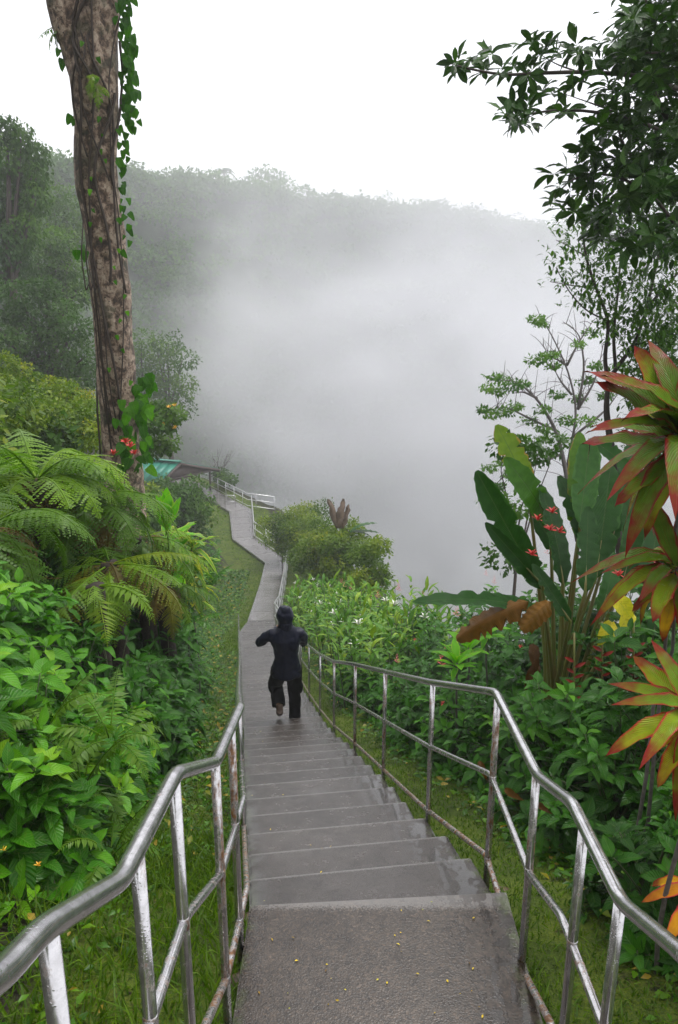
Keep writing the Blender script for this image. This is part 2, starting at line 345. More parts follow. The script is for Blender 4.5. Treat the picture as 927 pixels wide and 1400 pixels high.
# ------------------------------------------------------------------ the walk: landing, steps, ramp slabs
def walk_mat(name, c0, c1, grain, rough, relief=0.35, speck=False):
    m, nt, out = newmat(name); N = NT(nt); pos = N.pos()
    uv = N.n('ShaderNodeUVMap'); sx = N.n('ShaderNodeSeparateXYZ'); N.l(uv.outputs[0], sx.inputs[0])
    n1 = N.noise(1.6, 4, 0.6, vec=pos); n2 = N.noise(9, 5, 0.65, vec=pos); g = N.noise(grain, 2, 0.7, vec=pos)
    vo = N.n('ShaderNodeTexVoronoi'); vo.inputs['Scale'].default_value = grain * 0.9; N.l(pos, vo.inputs['Vector'])
    c = N.mix(N.sstep(N.math('ADD', N.math('MULTIPLY', n1, 0.5), N.math('MULTIPLY', n2, 0.5)), 0.35, 0.65), c0, c1)
    c = N.mix(N.sstep(g, 0.3, 0.75), N.mix(1, c, (0.45, 0.43, 0.4), 'MULTIPLY'), c)
    if speck:
        vs = N.n('ShaderNodeTexVoronoi'); vs.inputs['Scale'].default_value = 95; N.l(pos, vs.inputs['Vector']); sr = N.n('ShaderNodeSeparateColor'); N.l(vs.outputs['Color'], sr.inputs[0])
        c = N.mix(1.0, c, N.ramp(sr.outputs[0], [(0.0, (0.5, 0.48, 0.46)), (0.5, (0.92, 0.89, 0.86)), (0.85, (1.15, 1.1, 1.05)), (1.0, (1.6, 1.5, 1.4))]), 'MULTIPLY')
    mp = N.n('ShaderNodeMapping'); mp.inputs['Scale'].default_value = (7, 1.3, 1); N.l(pos, mp.inputs['Vector'])
    st = N.math('ADD', N.math('MULTIPLY', N.noise(1.7, 3, 0.6, vec=mp.outputs[0]), 0.6), N.math('MULTIPLY', N.noise(14, 3, 0.6, vec=pos), 0.4))
    side = N.sstep(sx.outputs[0], 0.70, 0.93); sideL = N.sstep(sx.outputs[0], 0.12, 0.0)
    oi = N.n('ShaderNodeObjectInfo')
    tone = N.math('ADD', 0.86, N.math('MULTIPLY', oi.outputs['Random'], 0.28))
    wet = N.math('MULTIPLY', side, N.sstep(st, 0.485, 0.535))
    wet = N.math('MAXIMUM', wet, N.math('MULTIPLY', sideL, N.sstep(n2, 0.35, 0.6)))
    wet = N.math('MAXIMUM', wet, N.math('MULTIPLY', N.sstep(n1, 0.58, 0.72), 0.35))
    tc = N.n('ShaderNodeCombineColor'); [N.l(tone, tc.inputs[k]) for k in range(3)]
    c = N.mix(1.0, c, tc.outputs[0], 'MULTIPLY')
    moss = N.math('MULTIPLY', N.math('MAXIMUM', N.sstep(sx.outputs[0], 0.05, 0.0), N.sstep(sx.outputs[0], 0.955, 1.0)), N.sstep(n2, 0.42, 0.6))
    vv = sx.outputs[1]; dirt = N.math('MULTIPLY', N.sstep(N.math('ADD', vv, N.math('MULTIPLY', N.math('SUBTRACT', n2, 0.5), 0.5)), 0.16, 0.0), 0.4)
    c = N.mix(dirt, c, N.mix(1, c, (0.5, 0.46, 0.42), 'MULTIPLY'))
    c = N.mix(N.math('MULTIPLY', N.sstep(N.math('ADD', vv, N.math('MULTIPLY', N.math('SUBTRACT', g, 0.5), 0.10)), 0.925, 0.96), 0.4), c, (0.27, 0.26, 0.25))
    c = N.mix(wet, c, N.mix(1, c, (0.5, 0.47, 0.45), 'MULTIPLY'))  # wet darkening; at the right edge it also stands in for reflected posts and hedge
    c = N.mix(N.math('MULTIPLY', moss, 0.7), c, (0.05, 0.07, 0.015))
    rg = N.math('ADD', N.math('MULTIPLY', n2, 0.25), rough - 0.12)
    rg = N.math('SUBTRACT', rg, N.math('MULTIPLY', wet, rough - 0.12), clamp=True)
    b = N.bump(N.math('ADD', N.math('MULTIPLY', vo.outputs[0], 0.7), g), relief, 0.004)
    film = N.math('MAXIMUM', wet, N.math('MULTIPLY', N.math('ADD', 0.35, N.math('MULTIPLY', N.sstep(N.math('ADD', N.math('MULTIPLY', n1, 0.5), N.math('MULTIPLY', n2, 0.5)), 0.42, 0.56), 0.5))))
    sh_ = N.bsdf(c, N.math('MAXIMUM', rg, 0.06), normal=b, spec=0.5); pb = sh_.node
    N.l(film, pb.inputs['Coat Weight']); N.l(N.math('SUBTRACT', 0.15, N.math('MULTIPLY', wet, 0.12)), pb.inputs['Coat Roughness']); pb.inputs['Coat IOR'].default_value = 1.33
    N.l(N.bump(n2, 0.06, 0.01), pb.inputs['Coat Normal'])
    N.l(sh_, out.inputs[0]); return m
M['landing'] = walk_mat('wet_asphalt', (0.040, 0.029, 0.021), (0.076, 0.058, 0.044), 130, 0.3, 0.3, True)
M['slab'] = walk_mat('wet_ramp_concrete', (0.18, 0.17, 0.172), (0.24, 0.228, 0.23), 60, 0.16, 0.04)  # base lightened to stand in for mist mirrored on the far ramp
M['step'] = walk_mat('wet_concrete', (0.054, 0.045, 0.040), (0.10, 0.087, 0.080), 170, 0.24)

def frame(y, e=0.05):
    """centre point and the right-hand normal of the walk at y (mitred at the bends)"""
    t = np.array([cen(y + e) - cen(y - e), 2 * e]); t /= np.linalg.norm(t); return np.array([cen(y), y]), np.array([t[1], -t[0]])
def edge_pts(y, off):
    c, n = frame(y); k = 1.0
    for by in CEN[2:-2, 0]:
        if abs(by - y) < 0.02:
            a = np.array([cen(y) - cen(y - 1), 1.0]); a /= np.linalg.norm(a); k = 1 / max(0.5, abs(np.dot(n, [a[1], -a[0]])))
    return c + n * off * k
def slab(name, y0, y1, z, thick, mat, parent, bevel=0.012, wl=0, wr=0, z2=None):
    w0, w1 = float(hw(y0)), float(hw(y1)); z2 = z if z2 is None else z2
    pts = [edge_pts(y0, -w0 - wl), edge_pts(y0, w0 + wr), edge_pts(y1, w1 + wr), edge_pts(y1, -w1 - wl)]
    zs = [z, z, z2, z2]
    bm = bmesh.new(); top = [bm.verts.new((p[0], p[1], q)) for p, q in zip(pts, zs)]; bot = [bm.verts.new((p[0], p[1], q - thick)) for p, q in zip(pts, zs)]
    bm.faces.new(top); bm.faces.new(bot[::-1])
    for k in range(4): bm.faces.new((top[k], bot[k], bot[(k + 1) % 4], top[(k + 1) % 4]))
    bmesh.ops.recalc_face_normals(bm, faces=bm.faces)
    bmesh.ops.bevel(bm, geom=[e for e in bm.edges if e.verts[0] in top and e.verts[1] in top], offset=bevel, segments=2, affect='EDGES')
    uvl = bm.loops.layers.uv.new('UVMap'); m0 = (pts[0] + pts[1]) / 2; m1 = (pts[2] + pts[3]) / 2; ln_ = float(np.linalg.norm(m1 - m0)); tg_ = (m1 - m0) / ln_
    for f in bm.faces:
        for l in f.loops:
            p = l.vert.co; c, n = frame(p.y); u = (p.x - c[0]) * n[0] + (p.y - c[1]) * n[1]
            l[uvl].uv = (u / (2 * float(hw(p.y))) + 0.5, ((p.x - m0[0]) * tg_[0] + (p.y - m0[1]) * tg_[1]) / ln_)
    me = bpy.data.meshes.new(name); bm.to_mesh(me); bm.free()
    return link(name, me, mat, parent)
# the bed under the steps
yb = seq([(-1.2, 0), (30, 0.3), (62, 0.6)]); L_, R_ = [], []
Vb = []
for y in yb:
    for off in (-0.9, 0.9):
        p = edge_pts(y, off * hw(y)); Vb += [(p[0], p[1], prof(y) - 0.30), (p[0], p[1], prof(y) - 0.9)]
nb = len(yb); k = np.arange(nb - 1) * 4
Qb = np.concatenate([np.stack([k, k + 2, k + 6, k + 4], -1), np.stack([k + 1, k, k + 4, k + 5], -1), np.stack([k + 2, k + 3, k + 7, k + 6], -1)])
path = tag(link('path', np_mesh('path_bed', np.array(Vb), Qb, uv=np.zeros((len(Vb), 2)) + 0.5, smooth=False), M['step']), 'wet concrete stair walk winding downhill into the gorge', kind='structure')
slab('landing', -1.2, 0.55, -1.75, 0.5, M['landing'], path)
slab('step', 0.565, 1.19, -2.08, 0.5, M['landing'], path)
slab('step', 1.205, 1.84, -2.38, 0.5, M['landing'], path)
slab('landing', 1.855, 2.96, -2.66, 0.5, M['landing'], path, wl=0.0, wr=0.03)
nos = [2.96]
y = 2.96
while y < 27.7:
    run = float(np.interp(y, [3, 6, 12, 20, 28], [0.44, 0.5, 0.5, 0.62, 0.75])); y += run * (1 + random.uniform(-.03, .03)); nos.append(y)
for a, b in zip(nos[:-1], nos[1:]):
    z_ = float(prof(b)) + random.uniform(-.004, .004); sl_ = 0.5 * (float(prof(a)) - float(prof(b)))
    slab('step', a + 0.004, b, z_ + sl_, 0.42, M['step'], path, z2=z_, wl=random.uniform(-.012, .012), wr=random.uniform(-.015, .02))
y = nos[-1]
brk = [42, 47, 54, 60.6, 66]
while y < 65.5:
    nb_ = [q for q in brk if q > y + 0.3][0]
    b = min(y + 1.6, nb_)
    if nb_ - b < 0.5: b = nb_
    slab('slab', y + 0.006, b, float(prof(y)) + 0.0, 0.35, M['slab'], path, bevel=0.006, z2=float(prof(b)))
    y = b

# ------------------------------------------------------------------ handrails
m, nt, out = newmat('wet_galvanised_steel'); N = NT(nt); pos = N.pos()
oi = N.n('ShaderNodeObjectInfo'); sep = N.n('ShaderNodeSeparateColor'); N.l(oi.outputs['Color'], sep.inputs[0])
tc = N.n('ShaderNodeTexCoord'); mp = N.n('ShaderNodeMapping'); mp.inputs['Scale'].default_value = (3, 3, 0.7); N.l(pos, mp.inputs['Vector'])
ru = N.math('ADD', N.math('MULTIPLY', N.noise(11, 5, 0.65, vec=mp.outputs[0]), 0.75), N.math('MULTIPLY', N.noise(60, 3, 0.6, vec=pos), 0.25))
uvn = N.n('ShaderNodeUVMap'); su = N.n('ShaderNodeSeparateXYZ'); N.l(uvn.outputs[0], su.inputs[0])
rust = N.sstep(N.math('ADD', ru, N.math('MULTIPLY', sep.outputs[0], 0.26)), 0.60, 0.78)
drop = N.n('ShaderNodeTexVoronoi'); drop.inputs['Scale'].default_value = 130; N.l(pos, drop.inputs['Vector'])
dh = N.math('MULTIPLY', N.math('SUBTRACT', 1.0, N.sstep(drop.outputs[0], 0.0, 0.38)), N.sstep(N.noise(14, 2, vec=pos), 0.45, 0.6))
nz = N.noise(30, 4, 0.6, vec=pos)
base = N.mix(N.sstep(nz, 0.3, 0.7), (0.46, 0.45, 0.455), (0.60, 0.59, 0.60))
cr = N.ramp(N.noise(45, 3, vec=pos), [(0.3, (0.07, 0.03, 0.014)), (0.55, (0.17, 0.075, 0.025)), (0.75, (0.28, 0.15, 0.06))])
base = N.mix(sep.outputs[1], base, (0.85, 0.85, 0.86)); colr = N.mix(rust, base, cr)  # paler base stands in for sky brightness on the far rails
rg = N.math('ADD', N.math('MULTIPLY', rust, 0.3), N.math('ADD', N.math('ADD', 0.10, N.math('MULTIPLY', sep.outputs[1], 0.3)), N.math('MULTIPLY', nz, 0.16)))
N.l(N.bsdf(colr, rg, N.math('SUBTRACT', 0.92, N.math('MULTIPLY', rust, 0.75)), N.bump(N.math('ADD', dh, N.math('MULTIPLY', nz, 0.25)), 0.22, 0.003)), out.inputs[0])
M['steel'] = m

def rail(label, knots, posts, hp=0.92, mid=0.45, rt=0.0205, rm=0.0145, rp=0.0165, n=12, name='handrail', ends=None, rust=(0.05, 0.35, 0.75, 0.42), new=0.0):  # new: paints the far rails brighter, says nothing of steel age
    K = np.array(knots, float)
    root = empty(name, (K[0][0], K[0][1], K[0][2] - 1.0), label, 'handrail')
    def sweep(nm, dz, r, tint):
        P = smooth_path(K + np.array([0, 0, dz]), 0.05, 4); V, f = tube(P, r, n)
        o = link(nm, np_mesh(nm, V, f), M['steel'], root); o.color = (tint, new, 0, 1); return o
    sweep('top_rail', 0, rt, rust[0]); sweep('middle_rail', -mid, rm, rust[1]); sweep('bottom_rail', -hp, rm, rust[2])
    yk = np.cumsum(np.concatenate([[0], np.linalg.norm(np.diff(K[:, :2], axis=0), axis=1)]))
    for s in posts:
        p = np.array([np.interp(s, yk, K[:, q]) for q in range(3)])
        g = min(float(ground(p[0], p[1])), p[2] - hp - 0.05) - 0.06
        V, f = tube(np.array([p + [0, 0, -0.012], [p[0], p[1], (p[2] + g) / 2], [p[0], p[1], g]]), rp, n)
        o = link('post', np_mesh('post', V, f), M['steel'], root); o.color = (rust[3] + random.uniform(-.25, .2), new, 0, 1)
        if p[1] < 14:
            for dz, rr in ((-mid, 1.1), (-hp, 1.1)):
                V, f = tube(np.array([p + [0, 0, dz + .02], p + [0, 0, dz + .012], p + [0, 0, dz - .012], p + [0, 0, dz - .02]]), rp * np.array([1.01, rr, rr, 1.01]), n)
                w_ = link('weld', np_mesh('weld', V, f), M['steel'], o, world_coords=False); w_.matrix_parent_inverse = Matrix.Identity(4); w_.color = (.55, 0, 0, 1)
    return root
def side_knots(ylist, off, up=0.97):
    return [(*edge_pts(y, off * float(hw(y)) + (0.02 if off > 0 else -0.02)), float(prof(y)) + up) for y in ylist]
RX = 0.76
kr = [(RX, 0.35, -0.78), (RX, 0.9, -1.2), (RX, 1.42, -1.42), (RX, 1.737, -1.58), (RX, 2.19, -1.60), (RX, 2.6, -1.78), (RX - 0.01, 3.36, -1.84)]
kr += side_knots([4.36, 7.33, 9, 10.6, 12.3, 14], 1.0)
kr2 = side_knots([14.12, 16, 21, 24, 27.9, 36, 42, 47, 54], 1.0, 1.0)
yk = np.cumsum(np.concatenate([[0], np.linalg.norm(np.diff(np.array(kr)[:, :2], axis=0), axis=1)]))
def s_at(K, y):
    K = np.array(K); s = np.cumsum(np.concatenate([[0], np.linalg.norm(np.diff(K[:, :2], axis=0), axis=1)])); return float(np.interp(y, K[:, 1], s))
pr = [0.95, 1.75, 2.07, 2.62, 3.32, 4.36, 5.8, 7.33, 9.0, 10.6, 12.3, 13.9]
pr2 = [14.2] + list(np.arange(15.8, 42, 1.75)) + [42, 43.6, 45.3, 47, 49.3, 51.6, 53.9]
rail('wet steel handrail with middle and bottom rails beside the leafy gorge-side hedge', kr, [s_at(kr, q) for q in pr])
rail('pale steel handrail following the lower walk round its bend past the ginger clumps', kr2, [s_at(kr2, q) for q in pr2], rt=.034, rm=.026, rp=.026, rust=(0, 0, .1, .05), n=8, new=0.5)
LX = -0.42
kl = [(LX, 0.3, -0.45), (LX, 0.76, -0.81), (LX, 0.9, -0.866), (LX, 1.254, -1.09), (LX, 1.75, -1.19), (LX, 2.33, -1.54), (LX, 2.96, -1.69)]
kl += side_knots([4.36, 5.8, 7.33, 9, 10.6, 12.3, 16, 20.6], -1.0)
pl = [0.92, 1.37, 1.73, 2.32, 2.70, 4.2, 5.6, 7.2, 8.7, 10.2, 11.7, 13.2, 14.7, 16.2, 17.8, 19.2, 20.55]
rail('shorter rust-streaked steel handrail between the stair walk and the fern bank', kl, [s_at(kl, q) for q in pl])
kf = [(*edge_pts(y, float(hw(y)) + 0.1), float(prof(y)) + 0.98) for y in (54.6, 60.6, 66)]
kf = [(-4.6, 54.0, -14.05)] + kf
rail('far thin steel handrail running beside the walk down to the green-roofed shelter', kf, [0.05, 1.6, 3.2, 4.8, 6.4, 8.0, 9.6, 11.2, 12.8], n=8, rt=.034, rm=.024, rp=.026, rust=(0, .1, .2, .1), new=0.5)
# the little gate hoop on the far terrace
hp_ = [at(308, 694, 57), at(322, 695, 57)]
gate = empty('stair_gate', (hp_[0][0], hp_[0][1], -15.1), 'small tubular steel barrier hoop on the far terrace of the walk', 'barrier')
for k, zz in enumerate((0.95, 0.5)):
    a = np.array([hp_[0][0], hp_[0][1], -15.15]); b = np.array([hp_[1][0], hp_[1][1], -15.15])
    if k == 0: P = smooth_path([a, a + [0, 0, zz], b + [0, 0, zz], b], 0.12)
    else: P = np.array([a + [0, 0, zz], b + [0, 0, zz]])
    o = link('hoop' if k == 0 else 'crossbar', np_mesh('hoop', *tube(P, 0.03, 8)), M['steel'], gate); o.color = (0.0, 0, 0, 1)

# ------------------------------------------------------------------ leaf templates
def leaf_tpl(name, L=1.0, W=0.4, nseg=6, shape='ovate', curl=0.25, fold=0.25, wave=0.0, petiole=0.08, ncross=1, tear=0.0, seed=0, slits=0.0):
    r = np.random.default_rng(seed); V, UV = [], []
    s = np.linspace(0, 1, nseg + 1)
    if shape == 'ovate': w = np.sin(np.pi * np.clip(s, 0, 1) ** 0.78) ** 0.85 * (1 - 0.25 * s)
    elif shape == 'lance': w = np.sin(np.pi * np.clip(s * 0.97 + 0.03, 0, 1) ** 0.9) ** 0.7
    elif shape == 'paddle': w = np.clip(np.minimum((s * 6.5 + 0.02) ** 0.6, np.sqrt(np.clip(1 - ((s - 0.62) / 0.385) ** 2, 0, 1)) * 1.0 + (s < 0.62) * 1.0), 0, 1) * (0.82 + 0.18 * np.sin(np.pi * s))
    elif shape == 'heart': w = np.where(s < 0.2, 0.75 + 1.1 * s, 1) * np.clip(1 - s, 0, 1) ** 0.55 * 1.12; w[-1] = 0
    elif shape == 'obov': w = np.sin(np.pi * np.clip(s, 0, 1) ** 1.25) ** 0.8
    w = w / w.max() * W / 2; w[0] = max(w[0], 0.004); w[-1] = min(w[-1], 0.002 + (0.12 * W if shape == 'paddle' else 0))
    z = curl * L * (-(s ** 2) + 0.25 * s); yv = L * s * (1 - 0.12 * abs(curl) * s) + petiole
    cross = np.linspace(-1, 1, 2 * ncross + 1)
    for k in range(nseg + 1):
        for c in cross:
            ww = w[k] * (1 + (r.uniform(-tear, tear) if abs(c) == 1 else 0))
            if slits and abs(c) == 1 and 2 < k < nseg - 3 and r.random() < slits: ww = w[k] * 0.55
            V.append((c * ww, yv[k], z[k] + fold * abs(c) * ww + wave * W * abs(c) * math.sin(k * 2.1 + c * 1.5 + seed)))
            UV.append((c * 0.5 + 0.5, s[k]))
    n = len(cross); i, j = np.meshgrid(np.arange(nseg), np.arange(n - 1), indexing='ij')
    Q = np.stack([i * n + j, i * n + j + 1, (i + 1) * n + j + 1, (i + 1) * n + j], -1).reshape(-1, 4)
    V = np.array(V); UV = np.array(UV)
    if petiole > 0:
        a = 0.012 * L; k = len(V)
        V = np.concatenate([V, [(-a, 0, 0), (a, 0, 0), (a, petiole + 0.03 * L, -0.001), (-a, petiole + 0.03 * L, -0.001)]]); UV = np.concatenate([UV, np.full((4, 2), 0.5)])
        Q = np.concatenate([Q, [[k, k + 1, k + 2, k + 3]]])
    return dict(name=name, V=V, Q=Q, UV=UV, L=L, meshes={})
def tpl_mesh(T, mat):
    if mat not in T['meshes']:
        me = np_mesh(T['name'], T['V'], T['Q'], T['UV']); me.materials.append(M[mat]); T['meshes'][mat] = me
    return T['meshes'][mat]
def basis(d, up):
    """rows of leaves: local Y = d, local Z = up made square"""
    d = unit(d); up = np.asarray(up, float); x = unit(np.cross(d, up) + 1e-6); z = np.cross(x, d)
    return np.stack([x, d, z], -1)                                    # columns
def emit(root, tpls, leaves, mat, max_obj=300, part='leaf', min_px=9.0, stuff='foliage'):
    """leaves: list of (pos, dir, up, scale, tint); the largest in view are single leaf parts, the rest one joined part"""
    if not leaves: return
    P = np.array([l[0] for l in leaves]); D = unit(np.array([l[1] for l in leaves])); U = np.array([l[2] for l in leaves]); S = np.array([l[3] for l in leaves]); Tn = np.array([l[4] for l in leaves])
    which = rng.integers(0, len(tpls), len(P)); Ls = np.array([t['L'] for t in tpls])[which] * S
    B = basis(D, U); mid = P + D * Ls[:, None] * 0.5
    x, y, d = project(mid); px = Ls / d * F
    vis = (x > -25) & (x < PW + 25) & (y > -25) & (y < PH + 25) & (px >= min_px) & (mid[:, 1] > 0.2)
    order = np.argsort(-px * vis); sel = [k for k in order[:max_obj] if vis[k]]
    selm = np.zeros(len(P), bool); selm[sel] = True
    inv = Matrix.Translation(-root.location)
    for k in sel:
        t = tpls[which[k]]; o = bpy.data.objects.new(part, tpl_mesh(t, mat)); col.objects.link(o); o.parent = root; o.matrix_parent_inverse = inv
        b = B[k] * S[k]
        o.matrix_basis = Matrix(((b[0, 0], b[0, 1], b[0, 2], P[k, 0]), (b[1, 0], b[1, 1], b[1, 2], P[k, 1]), (b[2, 0], b[2, 1], b[2, 2], P[k, 2]), (0, 0, 0, 1)))
        o.color = (float(Tn[k]), 0, 0, 1)
    rest = np.where(~selm)[0]
    if len(rest):
        Vs, Qs, Us, Ts, off = [], [], [], [], 0
        for w, t in enumerate(tpls):
            ids = rest[which[rest] == w]
            if not len(ids): continue
            n = len(t['V']); v = np.einsum('kij,nj->kni', B[ids] * S[ids][:, None, None], t['V']) + P[ids][:, None, :]
            Vs.append(v.reshape(-1, 3)); Us.append(np.tile(t['UV'], (len(ids), 1))); Ts.append(np.repeat(Tn[ids], n))
            Qs.append((t['Q'][None] + (np.arange(len(ids)) * n)[:, None, None] + off).reshape(-1, 4)); off += len(ids) * n
        o = link(stuff, np_mesh(stuff, np.concatenate(Vs), np.concatenate(Qs), np.concatenate(Us), np.concatenate(Ts)), M[mat], root); o.color = (0, 0, 0, 1); o['kind'] = 'stuff'

T_broad = [leaf_tpl('broad_leaf', 1, 0.46, 6, 'ovate', 0.35, 0.35, 0.05, 0.1, seed=k) for k in range(2)] + [leaf_tpl('broad_leaf', 1, 0.42, 6, 'ovate', 0.6, 0.25, 0.08, 0.1, seed=5), leaf_tpl('broad_leaf', 1, 0.5, 6, 'ovate', 0.12, 0.45, 0.06, 0.1, seed=6)]
T_narrow = [leaf_tpl('narrow_leaf', 1, 0.3, 5, 'lance', c, 0.3, 0.04, 0.06, seed=k) for k, c in enumerate((0.3, 0.55, 0.1))]
T_blade = [leaf_tpl('blade_leaf', 1, 0.26, 6, 'lance', c, 0.35, 0.02, 0.03, seed=k) for k, c in enumerate((0.2, 0.5, 0.8))]
T_ti = [leaf_tpl('ti_leaf', 1, 0.25, 10, 'lance', c, 0.4, 0.10, 0.08, ncross=2, seed=k) for k, c in enumerate((0.3, 0.7, 1.1, 1.5))]
T_ban = [leaf_tpl('banana_leaf', 1, 0.27, 18, 'paddle', c, 0.22, 0.05, 0.0, ncross=2, tear=0.06, seed=k) for k, c in enumerate((0.06, 0.2, 0.35))]
T_heart = [leaf_tpl('heart_leaf', 1, 0.72, 5, 'heart', c, 0.3, 0.05, 0.15, seed=k) for k, c in enumerate((0.2, 0.45))]
T_tree = [leaf_tpl('tree_leaf', 1, 0.4, 5, 'obov', c, 0.3, 0.04, 0.08, seed=k) for k, c in enumerate((0.25, 0.5, 0.1))]
T_diam = [leaf_tpl('small_leaf', 1, 0.5, 2, 'lance', 0.3, 0.3, 0, 0.0, seed=1)]

def tubes_part(name, lst, mat, root, n=6):
    V, f = join([tube(P, r, n) for P, r in lst]); return link(name, np_mesh(name, V, f), M[mat], root)
def arc(a, b, sag=0.0, n=6, wig=0.0):
    a, b = np.asarray(a, float), np.asarray(b, float); s = np.linspace(0, 1, n)[:, None]
    P = a + (b - a) * s + np.array([0, 0, 1.0]) * sag * 4 * s * (1 - s)
    if wig: P[1:-1] += rng.normal(0, wig, (n - 2, 3))
    return P

# ------------------------------------------------------------------ shrubs
def rosettes(base, rx, ry, h, nros, per, L, lo=0.12, face=None, tint=(0.1, 0.75), spread=(45, 85), young=0.35, upw=0.75):
    leaves, tips = [], []
    for q in range(nros):
        while True:
            v = unit(rng.normal(size=3)); v[2] = abs(v[2])
            if v[2] < lo: continue
            if face is not None and np.dot(v[:2], face) < -0.25 and rng.random() < 0.8: continue
            break
        rad = rng.uniform(0.72, 1.05); p = np.asarray(base) + v * rad * np.array([rx, ry, h])
        p[2] = max(p[2], float(ground(p[0], p[1])) + 0.05)
        ax = unit(v * 0.6 + np.array([0, 0, upw]) + rng.normal(0, 0.15, 3)); tips.append(p)
        a = unit(np.cross(ax, [0.3, 0.9, 0.1])); b = np.cross(ax, a); ph = rng.uniform(0, 6.28); ytip = rng.random() < young
        tq = rng.uniform(*tint)
        for k in range(per):
            tier = k / max(1, per - 1)
            el = R(spread[0] + (spread[1] - spread[0]) * tier + rng.uniform(-12, 12)); az = ph + k * 2.4 + rng.uniform(-.25, .25)
            d = ax * math.cos(el) + (a * math.cos(az) + b * math.sin(az)) * math.sin(el); d[2] -= 0.18 * tier
            s = L * (0.62 + 0.48 * tier) * rng.uniform(0.8, 1.15)
            t = tq + rng.uniform(-.12, .12) + (0.22 * (1 - tier) if ytip else 0)
            leaves.append((p - ax * 0.10 * L * 3 * tier, d, ax + rng.normal(0, .15, 3), s, float(np.clip(t, 0, 1))))
    return leaves, tips
def shrub(name, label, group, base, rx, ry, h, nros, per, L, mat, tpls, max_obj=240, stems=6, face=(0, -1), fill=140, cat='shrub', **kw):
    root = empty(name, base, label, cat, group)
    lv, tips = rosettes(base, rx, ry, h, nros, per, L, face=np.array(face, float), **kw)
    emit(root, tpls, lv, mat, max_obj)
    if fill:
        li, _ = rosettes(np.asarray(base), rx * 0.74, ry * 0.74, h * 0.78, fill // 5, 5, L * 1.1, tint=(0.0, 0.3), young=0)  # inner leaves tinted dark to deepen the shade inside the shrub
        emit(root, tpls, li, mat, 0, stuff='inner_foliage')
    for k in range(stems):
        ids = range(k, len(tips), stems); b0 = np.asarray(base) + [rng.uniform(-.25, .25) * rx, rng.uniform(-.25, .25) * ry, -0.05]
        if not tips[k::stems]: continue
        main = np.mean(tips[k::stems], axis=0); main = b0 + (main - b0) * 0.7
        lst = [(arc(b0, main, 0.05, 5, 0.02), np.linspace(0.014, 0.008, 5) * (0.6 + h * 0.4))] + [(arc(main, tips[q], 0.02, 4), np.linspace(0.006, 0.003, 4) * (0.7 + L * 2)) for q in ids]
        tubes_part('stem', lst, 'stem', root, 5)
    return root
def flower(root, p, mat, r=0.05, n=7, up=(0, 0, 1)):
    parts = []
    for k in range(n):
        a = k * 2.399; el = 0.3 + 1.0 * (k / n); d = unit(np.array([math.cos(a) * math.sin(el), math.sin(a) * math.sin(el), math.cos(el)]) + np.array(up) * 0.2)
        t = T_narrow[k % 3]; B = basis(d, np.array([0, 0, 1.0]) + rng.normal(0, .2, 3)) * r; parts.append((t['V'] @ B.T + p, [t['Q']]))
    V, f = join(parts); return link('flower', np_mesh('flower', V, f), M[mat], root)
def spike(root, p, mat, h=0.14, r=0.03, n=14):
    parts = []
    for k in range(n):
        s = k / n; a = k * 2.4; d = unit([math.cos(a), math.sin(a), 0.6]); q = np.asarray(p) + [0, 0, h * s]
        t = T_narrow[k % 3]; parts.append((t['V'] @ (basis(d, [0, 0, 1.0]) * r * (1.25 - s)).T + q, [t['Q']]))
    V, f = join(parts); return link('flower', np_mesh('flower', V, f), M[mat], root)

# ------------------------------------------------------------------ the far side of the gorge
RID = np.array([(-420, 150, 95), (-200, 195, 110), (0, 236, 125), (110, 246, 138), (200, 254, 150), (300, 262, 165), (400, 272, 176), (500, 282, 188), (600, 294, 202), (700, 310, 215), (800, 326, 228), (950, 340, 240), (1250, 350, 250), (1700, 340, 240)], float)
NEAR = np.array([(-420, 0.62), (0, 0.60), (110, 0.58), (250, 0.60), (400, 0.72), (600, 0.78), (1700, 0.8)], float)
def wall_pt(xp, k):
    """k = 0 on the ridge, 1 at the gorge floor; below 0 the plateau behind the ridge"""
    yp = np.interp(xp, RID[:, 0], RID[:, 1]); D = np.interp(xp, RID[:, 0], RID[:, 2]); nr = np.interp(xp, NEAR[:, 0], NEAR[:, 1])
    v = (PH / 2 - yp) / F; t = D / (CP + v * SP); top = np.stack([(xp - PW / 2) / F * t, D, (-SP + v * CP) * t], -1)
    kk = np.clip(k, 0, 1); f = 1 - (1 - nr) * kk
    bul = wob(np.stack([xp / 60, kk * 4, 0 * xp], -1), 1.1) * 5 * kk
    p = np.stack([top[..., 0] * f, top[..., 1] * f - bul, top[..., 2] + (-78 - top[..., 2]) * kk ** np.interp(xp, [100, 500], [1.05, 0.8]) + 0 * xp], -1)
    beh = np.maximum(-k, 0)
    fl = np.maximum(k - 1, 0)[..., None]; p = p * (1 - fl * np.array([0.85, 0.92, 0.0]))
    p[..., 0] += top[..., 0] * beh * 0.8; p[..., 1] += D * beh * 0.8; p[..., 2] += beh * 4
    return p
xs = np.linspace(-420, 1700, 130); ks = np.concatenate([[-1.2, -0.7, -0.3, -0.1], np.linspace(0, 1, 40), [1.25, 1.5, 1.75, 2.0]])
XG, KG = np.meshgrid(xs, ks, indexing='xy'); WP = wall_pt(XG.ravel(), KG.ravel())
WP += wob(WP, 0.12)[:, None] * np.array([0.5, -1.2, 0.8]) * 1.2
nx, ny = len(xs), len(ks); i, j = np.meshgrid(np.arange(ny - 1), np.arange(nx - 1), indexing='ij')
Q = np.stack([i * nx + j, i * nx + j + 1, (i + 1) * nx + j + 1, (i + 1) * nx + j], -1).reshape(-1, 4)
M['wall'] = flat_mat('forest_floor', (0.035, 0.06, 0.02), 0.8, 0.5, 0.6, c2=(0.02, 0.035, 0.014))
